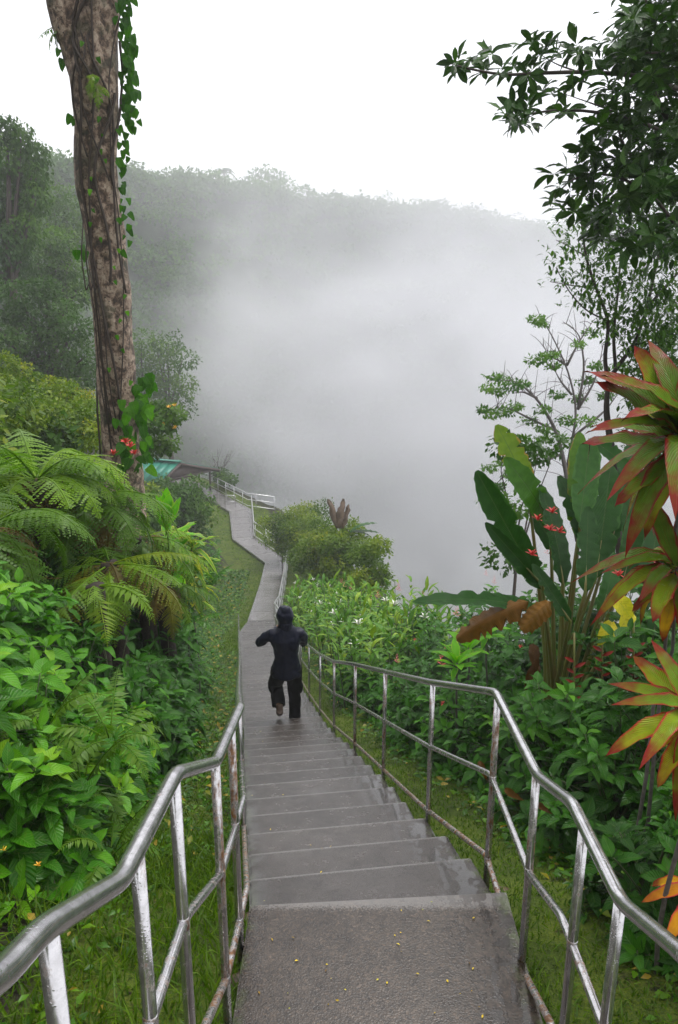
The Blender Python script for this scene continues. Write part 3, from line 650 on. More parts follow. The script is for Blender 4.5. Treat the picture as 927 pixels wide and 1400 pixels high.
tag(link('gorge_wall', np_mesh('gorge_wall', WP, Q), M['wall']), kind='structure')

def cloud_leaves(C, r, n, size, flat=0.8, droop=0.4, tint=(0.2, 0.8), up_only=False, seed=None):
    """n diamond leaves on and in each clump -> V, tris, tint"""
    C = np.asarray(C, float); m = len(C); r = np.broadcast_to(np.asarray(r, float), (m,))
    v = unit(rng.normal(size=(m, n, 3)))
    if up_only: v[..., 2] = np.abs(v[..., 2]) * 1.0 - 0.15
    rad = rng.uniform(0.55, 1.05, (m, n, 1)) * (1 + 0.25 * wob(v * 2.0 + C[:, None] * 0.7, 1.3))[..., None]
    P = C[:, None] + v * rad * r[:, None, None] * np.array([1, 1, flat])
    d = unit(v * 0.5 + rng.normal(0, 0.6, (m, n, 3)) + np.array([0, 0, -droop])); u = unit(v * 0.7 + np.array([0, 0, 0.8]) + rng.normal(0, .35, (m, n, 3)))
    x = unit(np.cross(d, u)); z = np.cross(x, d); s = size * rng.uniform(0.6, 1.3, (m, n, 1))
    A = P; Bv = P + d * s * 0.45 - x * s * 0.28 + z * s * 0.06; Cc = P + d * s; Dd = P + d * s * 0.45 + x * s * 0.28 + z * s * 0.06
    V = np.stack([A, Bv, Cc, Dd], 2).reshape(-1, 3); k = np.arange(m * n)[:, None] * 4
    Tr = np.concatenate([k + [0, 2, 1], k + [0, 3, 2]])
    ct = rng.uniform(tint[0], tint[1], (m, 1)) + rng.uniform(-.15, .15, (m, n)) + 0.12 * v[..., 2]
    return V, Tr, np.repeat(np.clip(ct, 0, 1).ravel(), 4)
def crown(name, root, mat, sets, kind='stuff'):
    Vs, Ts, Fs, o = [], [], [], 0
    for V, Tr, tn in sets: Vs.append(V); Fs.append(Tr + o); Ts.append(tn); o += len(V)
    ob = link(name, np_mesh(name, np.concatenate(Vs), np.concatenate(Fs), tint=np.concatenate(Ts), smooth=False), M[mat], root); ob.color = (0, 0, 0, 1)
    if kind: ob['kind'] = kind
    return ob

# forest on the far walls: one mass
xw = rng.uniform(-260, 1100, 2300); kw_ = np.concatenate([rng.uniform(0.0, 0.02, 600), rng.uniform(0.0, 0.6, 1700)])
Cw = wall_pt(xw, kw_); rw = rng.uniform(1.6, 4.2, len(Cw)); Cw[:, 2] += rw * 0.45
tn = 0.5 + 0.35 * wob(Cw, 0.05)
Vw, Fw, Tw = cloud_leaves(Cw, rw, 120, 0.85, 0.75, 0.3, (0.15, 0.75), True)
Tw = np.clip(Tw * 0.6 + np.repeat(tn, 120 * 4) * 0.4, 0, 1)
o = crown('far_forest', None, 'far_wood', [(Vw, Fw, Tw)]); tag(o, 'misty rainforest covering the far side of the gorge', 'forest')

def palm_tree(name, label, px, py, t, h, fl, group=None):
    top = at(px, py, t); b = top - [0, 0, h]
    root = empty(name, b, label, 'palm tree', group)
    link('trunk', np_mesh('trunk', *tube(np.array([b, b + [0.1, 0, h * 0.5], top]), [0.22, 0.17, 0.13], 7)), M['greytwig'], root)
    for k in range(13):
        a = k * 2.4; el = rng.uniform(-0.1, 1.1); d = np.array([math.cos(a) * math.cos(el), math.sin(a) * math.cos(el), math.sin(el)])
        s = np.linspace(0, 1, 9)[:, None]; P = top + d * fl * s + np.array([0, 0, -0.65 * fl]) * s ** 2.2
        parts = [tube(P, np.linspace(0.05, 0.015, 9), 4)]
        V, Q = [], []
        for q in range(26):
            w = 0.12 + 0.86 * q / 25; c = np.array([np.interp(w, s[:, 0], P[:, z]) for z in range(3)])
            for sg in (-1, 1):
                sd_ = unit(np.cross(d, [0, 0, 1.0])) * sg; L = fl * 0.32 * math.sin(math.pi * min(w, .97)) ** 0.6
                e = c + (sd_ * 0.8 + d * 0.45 + np.array([0, 0, -0.35])) * L; k4 = len(V)
                V += [c, c + d * 0.12, e, c - d * 0.12]; Q.append([k4, k4 + 1, k4 + 2, k4 + 3])
        parts.append((np.array(V), [np.array(Q)]))
        o = link('frond', np_mesh('frond', *join(parts)), M['far_wood'], root); o.color = (rng.uniform(0, .5), 0, 0, 1)
    return root
palm_tree('palm_tree', 'lone tall palm sticking up beside the large round-crowned tree on the misty ridge', 306, 234, 168, 6.0, 2.6)
palm_tree('palm_tree', 'low spreading palm on the misty ridge close behind the bare tall trunk', 214, 246, 152, 4.0, 2.8)
palm_tree('palm_tree', 'small palm poking out of the ridge forest between two larger crowns', 462, 268, 180, 3.5, 2.4)

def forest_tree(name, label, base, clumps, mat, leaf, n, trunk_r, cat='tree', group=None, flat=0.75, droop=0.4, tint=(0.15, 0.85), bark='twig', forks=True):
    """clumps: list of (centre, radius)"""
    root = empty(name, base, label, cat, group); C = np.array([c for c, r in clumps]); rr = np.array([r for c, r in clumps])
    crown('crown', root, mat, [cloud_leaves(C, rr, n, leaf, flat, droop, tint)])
    mid = np.asarray(base) + (C.mean(0) - np.asarray(base)) * 0.6
    lst = [(arc(np.asarray(base) - [0, 0, 0.3], mid, 0, 6, trunk_r * 0.3), np.linspace(trunk_r, trunk_r * 0.6, 6))]
    link('trunk', np_mesh('trunk', *tube(*lst[0], 8)), M[bark], root)
    if forks:
        for c in C: link('limb', np_mesh('limb', *tube(arc(mid, c, 0.1, 5, 0.05), np.linspace(trunk_r * 0.45, trunk_r * 0.12, 5), 6)), M[bark], root)
    return root
b = wall_pt(np.array([362.0]), np.array([0.0]))[0]
cl = [(at(x, y, 171), r) for x, y, r in ((340, 250, 1.5), (352, 238, 1.9), (368, 236, 2.4), (384, 244, 1.9), (362, 252, 2.4), (350, 262, 2.2), (378, 258, 2.2))]
forest_tree('ridge_tree', 'large open-crowned tree standing above the misty forest ridge', b - [0, 0, 3], cl, 'far_wood', 0.8, 130, 0.4)

# ------------------------------------------------------------------ air: even haze, and the cloud of spray lying in the gorge
def volume_mat(name, density, color, aniso=0.2, field=None):
    m, nt, out = newmat(name); N = NT(nt); v = N.n('ShaderNodeVolumePrincipled')
    v.inputs['Color'].default_value = (*color, 1); v.inputs['Anisotropy'].default_value = aniso; v.inputs['Density'].default_value = density
    if field: N.l(field(N), v.inputs['Density'])
    N.l(v.outputs[0], out.inputs['Volume']); return m
hz = np.array([[x, y, z] for x in (-330, 420) for y in (-12, 520) for z in (-85, 46)], float)
HB = box((45, 254, -19.5), (750, 532, 131))
o = tag(link('haze', np_mesh('haze', *HB, smooth=False), volume_mat('haze_air', 0.0014, (0.9, 0.905, 0.93), 0.0)), 'thin grey rain haze filling the gorge air', 'haze', kind='stuff')

def mist_cloud(name, centre, radii, density, seed, label, edge=(0.15, 0.75)):
    bm = bmesh.new(); bmesh.ops.create_icosphere(bm, subdivisions=3, radius=1.0); me = bpy.data.meshes.new(name); bm.to_mesh(me); bm.free()
    o = bpy.data.objects.new(name, me); col.objects.link(o); o.location = tuple(centre); o.scale = radii
    def field(N):
        tc = N.n('ShaderNodeTexCoord'); vm = N.n('ShaderNodeVectorMath', operation='LENGTH'); N.l(tc.outputs['Object'], vm.inputs[0])
        mp = N.n('ShaderNodeMapping'); mp.inputs['Location'].default_value = (seed, seed * 0.7, 0); mp.inputs['Scale'].default_value = (radii[0] / 40, radii[1] / 40, radii[2] / 26)
        N.l(tc.outputs['Object'], mp.inputs['Vector']); nz = N.noise(1.5, 4, 0.55, vec=mp.outputs[0], dist=0.4)
        q = N.math('SUBTRACT', N.math('SUBTRACT', 1.0, vm.outputs['Value']), N.math('MULTIPLY', N.math('SUBTRACT', nz, 0.5), -1.9))
        return N.math('MULTIPLY', N.sstep(q, *edge), density)
    me.materials.append(volume_mat(name, density, (0.88, 0.88, 0.9), 0.0, field))
    tag(o, label, 'mist', kind='stuff'); return o
mist_cloud('mist', (22, 118, -28), (78, 52, 54), 0.030, 3.1, 'thick white cloud of waterfall spray rising in the gorge')
mist_cloud('mist', (60, 165, 0), (150, 76, 50), 0.009, 7.7, 'thin veil of drifting mist in front of the far forest ridge', (-0.3, 0.6))

# ------------------------------------------------------------------ the tall trunk with its climbers
m, nt, out = newmat('lichened_bark'); N = NT(nt); pos = N.pos()
mp = N.n('ShaderNodeMapping'); mp.inputs['Scale'].default_value = (1, 1, 0.8); N.l(pos, mp.inputs['Vector'])
n1 = N.noise(9, 6, 0.68, vec=mp.outputs[0], dist=0.5); n2 = N.noise(28, 5, 0.7, vec=mp.outputs[0]); n3 = N.noise(3.0, 3, 0.6, vec=pos)
c = N.ramp(n1, [(0.36, (0.035, 0.024, 0.017)), (0.44, (0.11, 0.07, 0.045)), (0.5, (0.26, 0.18, 0.125)), (0.6, (0.46, 0.36, 0.27))])
c = N.mix(N.sstep(n2, 0.55, 0.65), c, (0.03, 0.021, 0.015))
c = N.mix(N.math('MULTIPLY', N.sstep(n3, 0.52, 0.66), 0.7), c, (0.035, 0.042, 0.016))
N.l(N.bsdf(c, 0.7, normal=N.bump(N.math('ADD', n1, n2), 0.9, 0.05)), out.inputs[0]); M['bark'] = m
TY = 11.5
def tp(x, y, Y=TY): d = ray(x, y); return d * (Y / d[1])
cx_ = [(172, 700, .31), (166, 640, .285), (164.5, 600, .265), (159, 500, .262), (151, 400, .275), (141, 300, .27), (132, 230, .285), (131, 150, .30), (128, 100, .33), (130, 50, .285), (136, 0, .27), (141, -60, .26), (146, -130, .24)]
Pt = np.array([tp(x, y) for x, y, r in cx_]); rt_ = np.array([r for *_, r in cx_])
Pt = np.concatenate([[[Pt[0][0], Pt[0][1], float(ground(Pt[0][0], TY)) - 0.4]], Pt]); rt_ = np.concatenate([[0.36], rt_])
s0 = np.linspace(0, len(Pt) - 1, 150); Pf = np.stack([np.interp(s0, np.arange(len(Pt)), Pt[:, q]) for q in range(3)], -1)
for _ in range(6): Pf[1:-1] = (Pf[:-2] + Pf[1:-1] * 2 + Pf[2:]) / 4
rf = np.interp(s0, np.arange(len(Pt)), rt_)
tree = empty('tall_tree', (Pt[0][0], TY, float(ground(Pt[0][0], TY))), 'tall bare lichened tree trunk forking at its top above the ferns', 'tree')
def bark_tube(P, r, n, seed):
    V, f = tube(P, r, n); c = np.repeat(P, n, axis=0); Vn = V[:len(c)]; d = unit(Vn - c)
    q = Vn * np.array([1, 1, 0.8]) + seed
    Vn = Vn + d * (wob(q, 9) * 0.018 + wob(q, 3.2) * 0.02 + wob(q, 24) * 0.007)[:, None]; V[:len(c)] = Vn; return V, f
link('trunk', np_mesh('trunk', *bark_tube(Pf, rf, 40, 0)), M['bark'], tree)
Pl = np.array([tp(x, y, TY - 0.05) for x, y in ((122, 130), (106, 80), (93, 40), (84, 0), (76, -50), (66, -120))]); s0 = np.linspace(0, 5, 40)
Pl = np.stack([np.interp(s0, np.arange(6), Pl[:, q]) for q in range(3)], -1)
link('fork_limb', np_mesh('fork_limb', *bark_tube(Pl, np.interp(s0, [0, 2, 5], [0.2, 0.2, 0.19]), 28, 5)), M['bark'], tree)

vine = empty('climbing_vine', tuple(Pf[20]), 'leafy heart-leaved vine climbing the tall lichened trunk', 'vine')
def on_trunk(f, a, off=0.03):
    k = f * (len(Pf) - 1); c = np.array([np.interp(k, np.arange(len(Pf)), Pf[:, q]) for q in range(3)]); r = np.interp(k, np.arange(len(rf)), rf) + off
    return c + np.array([math.cos(a), math.sin(a), 0]) * r
for k in range(11):
    a0 = rng.uniform(-2.9, -0.2); f0, f1 = sorted(rng.uniform(0.08, 0.98, 2)); f1 = max(f1, f0 + 0.25); tw = rng.uniform(-1.4, 1.4); nn = 40
    P = [on_trunk(f0 + (f1 - f0) * s, a0 + tw * s + 0.3 * math.sin(7 * s + k), 0.02 + 0.02 * abs(math.sin(5 * s + k))) for s in np.linspace(0, 1, nn)]
    link('vine_stem', np_mesh('vine_stem', *tube(np.array(P), rng.uniform(0.009, 0.022), 5)), M['twig'], vine)
for k in range(3):                                                    # lianas hanging clear of the trunk
    x0 = 120 + 6 * k; P = np.array([tp(*q, TY - 0.3) for q in ((x0 - 6, 300 + 20 * k), (x0 - 9, 350), (x0 - 5, 378), (x0 - 2, 400), (x0 + 2, 385), (x0 + 10, 430), (x0 + 16, 520), (x0 + 30, 590))])
    link('vine_stem', np_mesh('vine_stem', *tube(smooth_path(P, 0.4, 5), 0.010, 5)), M['twig'], vine)
for a, b_ in (((66, 0), (86, 62)), ((60, -20), (80, 55))):
    link('vine_stem', np_mesh('vine_stem', *tube(arc(tp(*a, TY - .1), tp(*b_, TY - .1), -0.12, 8), 0.009, 5)), M['twig'], vine)
lv = []
def vleaf(x, y, s=0.13, dz=-0.9, tint=None, Y=None):
    p = tp(x + rng.uniform(-5, 5), y + rng.uniform(-5, 5), (Y or TY) - rng.uniform(-.12, .22))
    lv.append((p, (rng.uniform(-.6, .7), rng.uniform(-.6, .2), dz + rng.uniform(-.3, .3)), (rng.uniform(-.3, .6), -1, 0.4), s * rng.uniform(0.7, 1.25), rng.uniform(0, 0.6) if tint is None else tint))
for y_ in np.arange(-20, 170, 2.0): vleaf(np.interp(y_, [0, 60, 170], [168, 176, 180]) + rng.uniform(-10, 9), y_)
for y_ in np.arange(165, 222, 4): vleaf(168 + rng.uniform(-7, 8), y_, 0.13)
for y_ in np.arange(226, 345, 5.5): vleaf(170 + rng.uniform(-6, 5), y_, 0.11)
for q in ((84, 62), (83, 78), (98, 155), (97, 160), (103, 340), (110, 334), (114, 338), (100, 22), (95, 12), (104, 30), (110, 20), (90, 30), (86, 48)): vleaf(*q, 0.14)
for y_ in np.arange(505, 640, 2.2): vleaf(np.interp(y_, [505, 570, 640], [196, 193, 190]) + rng.uniform(-12, 10), y_, 0.17, tint=rng.uniform(.3, .9))
for y_ in np.arange(545, 640, 5): vleaf(172 + rng.uniform(-8, 8), y_, 0.2, tint=rng.uniform(.3, .9), Y=TY - 0.3)
for y_ in np.arange(60, 540, 20): vleaf(np.interp(y_, [60, 540], [118, 165]) + rng.uniform(-20, 22), y_, 0.07, tint=rng.uniform(.5, 1), Y=TY - 0.34)
emit(vine, T_heart, lv, 'vine', 300, min_px=4)

# ------------------------------------------------------------------ ferns
def frond_tpl(name, droop, npin=28, leaflets=8, wide=0.23, seed=0, simple=False):
    r = np.random.default_rng(seed); s = np.linspace(0, 1, 14)
    y = np.sin(s * (0.6 + droop)) / (0.6 + droop); z = 0.32 * s - droop * 0.75 * s ** 2
    P = np.stack([0 * s, y, z], -1); P *= 1 / np.sum(np.linalg.norm(np.diff(P, axis=0), axis=1))
    V0, f0 = tube(P, np.linspace(0.010, 0.003, 14), 4, cap=False); V, Q = [V0], [f0[0]]; off = len(V0)
    for k in range(npin):
        w = 0.10 + 0.89 * (k + .5) / npin; c = np.array([np.interp(w, s, P[:, q]) for q in range(3)]); tg = unit(np.array([np.interp(min(w + .03, 1), s, P[:, q]) - np.interp(w - .03, s, P[:, q]) for q in range(3)]))
        L = wide * (min(1, (w - 0.04) / 0.22) ** 0.6) * (1 - max(0, (w - 0.38) / 0.64) ** 1.35)
        L0 = max(L, 0.012)
        for sg in (-1, 1):
            side = np.array([sg, 0, 0]); d = unit(side + tg * 0.38 + np.array([0, 0, -0.32]) + r.normal(0, 0.13, 3)); L = L0 * r.uniform(.75, 1.08); nrm = unit(np.cross(d, tg) * (-sg)); nrm = nrm if nrm[2] > 0 else -nrm
            if simple:
                wd = np.cross(nrm, d) * L * 0.13; vs = [c, c + d * L * .35 + wd, c + d * L + np.array([0, 0, -.15 * L]), c + d * L * .35 - wd]
                V.append(np.array(vs)); Q.append(np.array([[0, 1, 2, 3]]) + off); off += 4; continue
            nl = max(2, int(leaflets * min(1, L / wide + 0.25)))
            for q in range(nl):
                u = (q + 0.4) / nl; b = c + d * L * u + np.array([0, 0, -0.22 * L * u * u]); ll = (0.021 * (1 - 0.8 * u) * (0.5 + 0.5 * L / wide) + 0.004) * 28 / npin
                for s2 in (-1, 1):
                    e = unit(np.cross(nrm, d) * s2 + d * 0.45); hwid = d * L / nl * 0.5
                    V.append(np.array([b - hwid, b + e * ll * .75 - hwid * .75, b + e * ll + hwid * .2, b + hwid])); Q.append(np.array([[0, 1, 2, 3]]) + off); off += 4
    V = np.concatenate(V); Q = np.concatenate(Q)
    return dict(name=name, V=V, Q=Q, UV=np.full((len(V), 2), 0.3), L=1.0, meshes={})
T_frond = [frond_tpl('frond', d, seed=k) for k, d in enumerate((0.45, 0.7, 0.95, 1.2))]
T_hang = [frond_tpl('frond', d, npin=24, leaflets=6, seed=k + 9) for k, d in enumerate((1.3, 1.6))]
T_sfrond = [frond_tpl('frond', d, npin=22, wide=0.2, seed=k + 20, simple=True) for k, d in enumerate((0.4, 0.8, 1.1))]
def fern(name, label, crown_p, nf, L, el=(5, 60), tint=(0.3, 0.75), az=None, trunk=True, tpls=None, dead=0, group=None, cat='fern', tr=0.09, mat='fern'):
    g = gp(crown_p[0], crown_p[1]); root = empty(name, g, label, cat, group)
    if trunk and crown_p[2] > g[2] + 0.1:
        P = arc(g - [0, 0, .2], crown_p, 0, 8, 0.02); V, f = tube(P, np.linspace(tr * 1.25, tr, 8), 12); V = V + unit(V - np.mean(P, axis=0)) * (wob(V, 20) * 0.015)[:, None]
        link('trunk', np_mesh('trunk', V, f), M['fibre'], root)
    lv = []
    for k in range(nf):
        a = k * 2.399 + rng.uniform(-.2, .2) if az is None else rng.uniform(*az); e = R(rng.uniform(*el)); d = np.array([math.cos(a) * math.cos(e), math.sin(a) * math.cos(e), math.sin(e)])
        lv.append((np.asarray(crown_p) + d * 0.05, d, (0, 0, 1), L * rng.uniform(.8, 1.12), rng.uniform(*tint)))
    emit(root, tpls or T_frond, lv, mat, 200, part='frond', min_px=0, stuff='fronds')
    if dead:
        lv = []
        for k in range(dead):
            a = k * 2.399 + 1; e = R(rng.uniform(-75, -5)); d = np.array([math.cos(a) * math.cos(e), math.sin(a) * math.cos(e), math.sin(e)]); lv.append((np.asarray(crown_p), d, (0, 0, 1), L * 0.85, rng.uniform(0, 1)))
        emit(root, T_hang, lv, 'dead_fern', 60, part='dead_frond', min_px=0, stuff='fronds')
    return root
fern('tree_fern', 'large bright green tree fern arching in front of the tall trunk', at(50, 655, 8.4), 24, 1.35, (-8, 30), (0.35, 0.76), dead=10)
fern('tree_fern', 'olive green tree fern with long fronds drooping toward the walk, below the brighter one', at(115, 690, 8.8), 20, 1.35, (-20, 18), (0.0, 0.5), dead=14)
fern('tree_fern', 'tree fern at the frame edge with fronds over the broad-leaved shrubs', at(-20, 722, 6.6), 16, 1.15, (-15, 22), (0.0, 0.5), dead=8)
fern('tree_fern', 'half-browned tree fern with rusty drooping fronds above the walk', at(150, 770, 8.0), 16, 1.0, (-30, 12), (0.3, 0.98), dead=14)
fern('tree_fern', 'pale leafed fern spilling over the dark bank below the rusty fern', at(130, 800, 7.2), 6, 0.7, (-25, 5), (0.6, 0.8), az=(-1.6, 0.4), trunk=True, tpls=T_sfrond)
fern('tree_fern', 'olive and brown fern draping over the bank beside the light green ti plant', at(195, 735, 9.8), 16, 1.0, (-35, 8), (0.1, 0.95), dead=14)
fern('tree_fern', 'low withered fern hanging over the dark hollow above the lawn', at(225, 800, 10.2), 14, 0.8, (-40, 5), (0.3, 1.0), dead=12)
fern('trunk_fern', 'little fern growing on the front of the tall trunk', on_trunk(0.66, -1.2, 0.0), 5, 0.5, (-50, 10), (0.6, 0.8), az=(-2.6, -0.2), trunk=False, tpls=T_sfrond)
fern('trunk_fern', 'dark fern frond hanging off the forked side of the tall trunk', on_trunk(0.80, -2.9, 0.0), 3, 0.62, (-55, -20), (0, .2), az=(-3.6, -2.8), trunk=False, tpls=T_sfrond)
for k, (x, y_, L, lb) in enumerate(((150, 1010, .42, 'small sword fern among the lower broad leaves by the grass'), (112, 1075, .45, 'sword fern under broad leaves near the grass edge'), (60, 1000, .4, 'sword fern tucked deep between shiny broad-leaved shrubs'), (150, 1170, .34, 'low fern beside the lawn below the broad leaves'), (35, 1120, .36, 'dark low fern at the foot of the broad-leaved shrubs'))):
    p = at(x, y_, 4.3 if y_ < 1100 else 4.0); p[2] = max(p[2], ground(p[0], p[1]) + .05); fern('sword_fern', lb, p, 9, L, (-5, 55), (0.15, 0.5), trunk=False, tpls=T_sfrond)

# ------------------------------------------------------------------ broad-leaved shrubs of the fern bank
GL = 'broad-leaved shrubs on the fern bank'
left = [(-1.62, 3.35, .42, .45, .75, 42, 'low wet broad-leaved shrub where the bank meets the lawn'), (-2.1, 3.5, .55, .5, 1.15, 50, 'glossy bright green broad-leaved shrub beside the rusty handrail'),
        (-1.85, 4.15, .55, .55, 1.05, 58, None), (-2.45, 4.5, .6, .6, 1.35, 58, None), (-1.85, 4.95, .5, .55, .95, 52, None), (-2.6, 5.3, .65, .6, 1.3, 56, None), (-2.05, 5.7, .5, .55, .85, 46, None), (-2.95, 6.2, .7, .6, 1.05, 50, None), (-3.3, 5.2, .6, .6, 1.3, 40, None)]
nl_ = 0
for X, Y, rx, ry, h, nr, lb in left:
    nl_ += lb is None
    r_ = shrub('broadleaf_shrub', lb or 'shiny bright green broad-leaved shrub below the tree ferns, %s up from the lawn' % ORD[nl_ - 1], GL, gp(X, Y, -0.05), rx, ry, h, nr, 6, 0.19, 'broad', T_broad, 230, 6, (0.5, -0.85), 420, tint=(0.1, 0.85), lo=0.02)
    for q in range(2):
        v = unit([rng.uniform(-.6, .8), -1, rng.uniform(.1, .9)]); flower(r_, gp(X, Y) + v * [rx, ry, h] * 1.05, 'yellow_flower', 0.022, 6)
for kq, (x, y_, t, h) in enumerate(((150, 915, 7.0, .9), (110, 900, 6.7, 1.0), (185, 940, 7.6, .8))):
    p = at(x, y_, t); shrub('hollow_shrub', 'mixed green shrub in front of the fern trunks, %s' % ('just before the thickest trunk', 'leaning on the bright shrubs', 'at the edge of the dark hollow')[kq], 'shrubs before the fern trunks', gp(p[0], p[1], -.05), .5, .5, max(.7, p[2] - float(ground(p[0], p[1])) + .35), 40, 6, .17, 'dark_broad', T_narrow if kq else T_broad, 120, 4, (.4, -.9), 200, tint=(0, .8), lo=0.0)
GD = 'dark glossy shrubs under the rusty fern'
for kq, (X, Y, h) in enumerate(((-1.95, 6.6, .9), (-2.05, 7.4, .95), (-2.15, 8.2, 1.0), (-2.3, 9.1, 1.2), (-2.55, 10.0, 2.1), (-2.65, 10.8, 2.4), (-2.8, 11.8, 2.3), (-2.8, 12.9, 1.2), (-2.9, 7.9, 1.4), (-3.1, 9.6, 1.7), (-3.3, 11.3, 1.7))):
    shrub('glossy_shrub', 'dark glossy narrow-leaved shrub, %s along the bank under the drooping ferns' % ORD[kq] if kq < 8 else 'dark shrub pressed against the fern trunks, %s down the bank' % ORD[kq - 8], GD, gp(X, Y, -.05), .55, .65, h, 44, 6, 0.21, 'dark_broad', T_narrow if kq % 2 else T_broad, 150, 4, (0.6, -0.8), 240, tint=(0.0, 0.75), lo=0.0)
# further along the bank
GB = 'small shrubs along the bank above the walk'
for k in range(16):
    Y = 14 + k * 1.75; d = -1.75 - rng.uniform(0, .6) - np.interp(Y, [15, 24], [0, 1.5]); X = float(cen(Y)) + d; Lf = 0.22
    r_ = shrub('bank_shrub', 'leafy green shrub edging the lawn beside the lower walk, %s past the glossy shrubs' % ORD[k], GB, gp(X, Y, -.05), .8, .95, rng.uniform(.7, 1.2), 34, 6, Lf, 'dark_broad' if k % 2 else 'broad', T_narrow if k % 3 else T_broad, 90, 3, (0.7, -0.7), 40, tint=(0.1, .8), lo=0.0)
    if k in (1, 3, 6, 9): flower(r_, gp(X + .55, Y - .5, rng.uniform(.7, .9)), 'red', 0.2, 16)
GC = 'bushes higher on the bank'
for k in range(14):
    Y = 13 + k * 2.4; X = float(cen(Y)) - 4.6 - rng.uniform(0, 1.6); b = gp(X, Y)
    if abs(Y - 11.5) < 1.0: continue
    cl = [(b + [rng.uniform(-1, 1), rng.uniform(-1, 1), rng.uniform(.5, 1.5)], rng.uniform(.6, .95)) for q in range(7)]
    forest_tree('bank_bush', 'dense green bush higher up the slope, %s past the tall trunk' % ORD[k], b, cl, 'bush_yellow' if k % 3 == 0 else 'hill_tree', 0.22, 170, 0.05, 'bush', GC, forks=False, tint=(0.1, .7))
# green ti plant and the variegated plants
def rosette_plant(name, label, centre, L, n, mat, tpls, el=(10, 80), tint=(0.2, 0.8), az=None, group=None, cat='plant', stem=True, tilt=(0, 0, 1), sub=None, part='leaf', tfun=None, tiers=0):
    g = gp(centre[0], centre[1]); root = empty(name, g, label, cat, group); ax = unit(tilt); a = unit(np.cross(ax, [0.2, 1, 0.1])); b = np.cross(ax, a); lv = []
    for k in range(n):
        s = (k + .5) / n; e = R(el[1] + (el[0] - el[1]) * s + rng.uniform(-6, 6)); az_ = k * 2.399 + rng.uniform(-.2, .2) if az is None else rng.uniform(*az)
        d = ax * math.sin(e) + (a * math.cos(az_) + b * math.sin(az_)) * math.cos(e)
        t = rng.uniform(*tint) if tfun is None else tfun(s)
        lv.append((np.asarray(centre) - ax * 0.28 * L * s, d, ax if e < 1.2 else -(a * math.cos(az_) + b * math.sin(az_)), L * (0.75 + 0.3 * math.sin(math.pi * min(1, s + .2))) * rng.uniform(.85, 1.1), t))
    emit(root, tpls, lv, mat, 300, part=part, min_px=2)
    for r_k in range(tiers):
        cc = np.asarray(centre) - [0, 0, L * .55 * (r_k + 1)]
        emit(root, tpls, [(cc + rng.normal(0, .02, 3), (math.cos(q * 2.4 + r_k), math.sin(q * 2.4 + r_k), rng.uniform(-.3, .7)), (0, 0, 1), L * rng.uniform(.7, 1), rng.uniform(*tint)) for q in range(9)], mat, 60, min_px=2)
    if stem: link('stem', np_mesh('stem', *tube(arc(g - [0, 0, .1], np.asarray(centre), 0, 6, 0.02), np.linspace(0.011, 0.008, 6), 8)), M['greytwig'], root)
    return root
rosette_plant('ti_plant', 'upright light green ti plant standing over the drooping fern tips', at(229, 714, 11.3), 0.46, 12, 'ti_green', [leaf_tpl('ti_leaf', 1, 0.42, 8, 'lance', c_, .2, .03, .05, seed=k) for k, c_ in enumerate((.02, .15))], (50, 88), (0.3, 1), tiers=3)
for x, y_, lb in ((250, 735, 'yellow-edged variegated plant just below the light green ti plant'), (262, 748, 'variegated yellow and green plant beside the red-flowered shrubs')):
    rosette_plant('variegated_plant', lb, at(x, y_, 11.8), 0.42, 14, 'croton', T_ti, (0, 55), (0.1, 1), tiers=4)
fern('small_palm', 'silvery green feather-leaved palm on the bank under the ferns', at(278, 812, 12.5), 9, 0.7, (0, 50), (0, 1), tpls=T_sfrond, cat='palm', mat='palm', trunk=False)
fern('small_palm', 'feather-leaved palm tuft in the dark hollow beside the lawn', at(262, 850, 10.2), 7, 0.5, (0, 50), (0, 1), tpls=T_sfrond, cat='palm', mat='palm', trunk=False)
rb = gp(at(180, 600, 11)[0], 10.9); r_ = shrub('flowering_shrub', 'shrub with red flowers at the foot of the tall trunk', None, rb, .55, .5, 1.3, 22, 6, .18, 'broad', T_broad, 120, 3, (0.3, -.9), 40, tint=(.3, .9))
for x, y_ in ((178, 612), (184, 622), (155, 622), (172, 606)): flower(r_, at(x, y_, 10.6), 'red', 0.09, 10)

# ------------------------------------------------------------------ woods on the near hillside
def px_clumps(lst, t, r): return [(at(x + rng.uniform(-4, 4), y_ + rng.uniform(-4, 4), t + rng.uniform(-1, 1)), r * rng.uniform(.8, 1.2)) for x, y_ in lst]
def ground_under(x, t, yref=500): p = at(x, yref, t); return gp(p[0], p[1])
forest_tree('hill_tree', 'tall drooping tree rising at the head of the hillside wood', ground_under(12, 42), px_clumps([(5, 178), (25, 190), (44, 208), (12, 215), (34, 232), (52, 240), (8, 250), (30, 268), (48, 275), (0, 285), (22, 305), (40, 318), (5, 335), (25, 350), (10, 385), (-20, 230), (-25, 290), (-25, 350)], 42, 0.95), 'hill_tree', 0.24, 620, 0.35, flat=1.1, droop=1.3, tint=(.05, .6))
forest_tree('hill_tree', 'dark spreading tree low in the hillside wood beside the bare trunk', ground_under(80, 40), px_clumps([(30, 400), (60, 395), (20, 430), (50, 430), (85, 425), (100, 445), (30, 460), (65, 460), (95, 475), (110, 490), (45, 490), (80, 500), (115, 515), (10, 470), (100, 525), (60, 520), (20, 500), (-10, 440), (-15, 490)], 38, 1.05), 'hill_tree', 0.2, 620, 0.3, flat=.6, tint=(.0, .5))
forest_tree('hill_tree', 'dense middle tree of the hillside wood under the drooping tree', ground_under(70, 50), px_clumps([(65, 330), (80, 345), (55, 360), (95, 365), (110, 385), (75, 385), (45, 385), (100, 405), (30, 370)], 50, 1.3), 'hill_tree', 0.27, 560, 0.3, flat=.7, tint=(.2, .7))
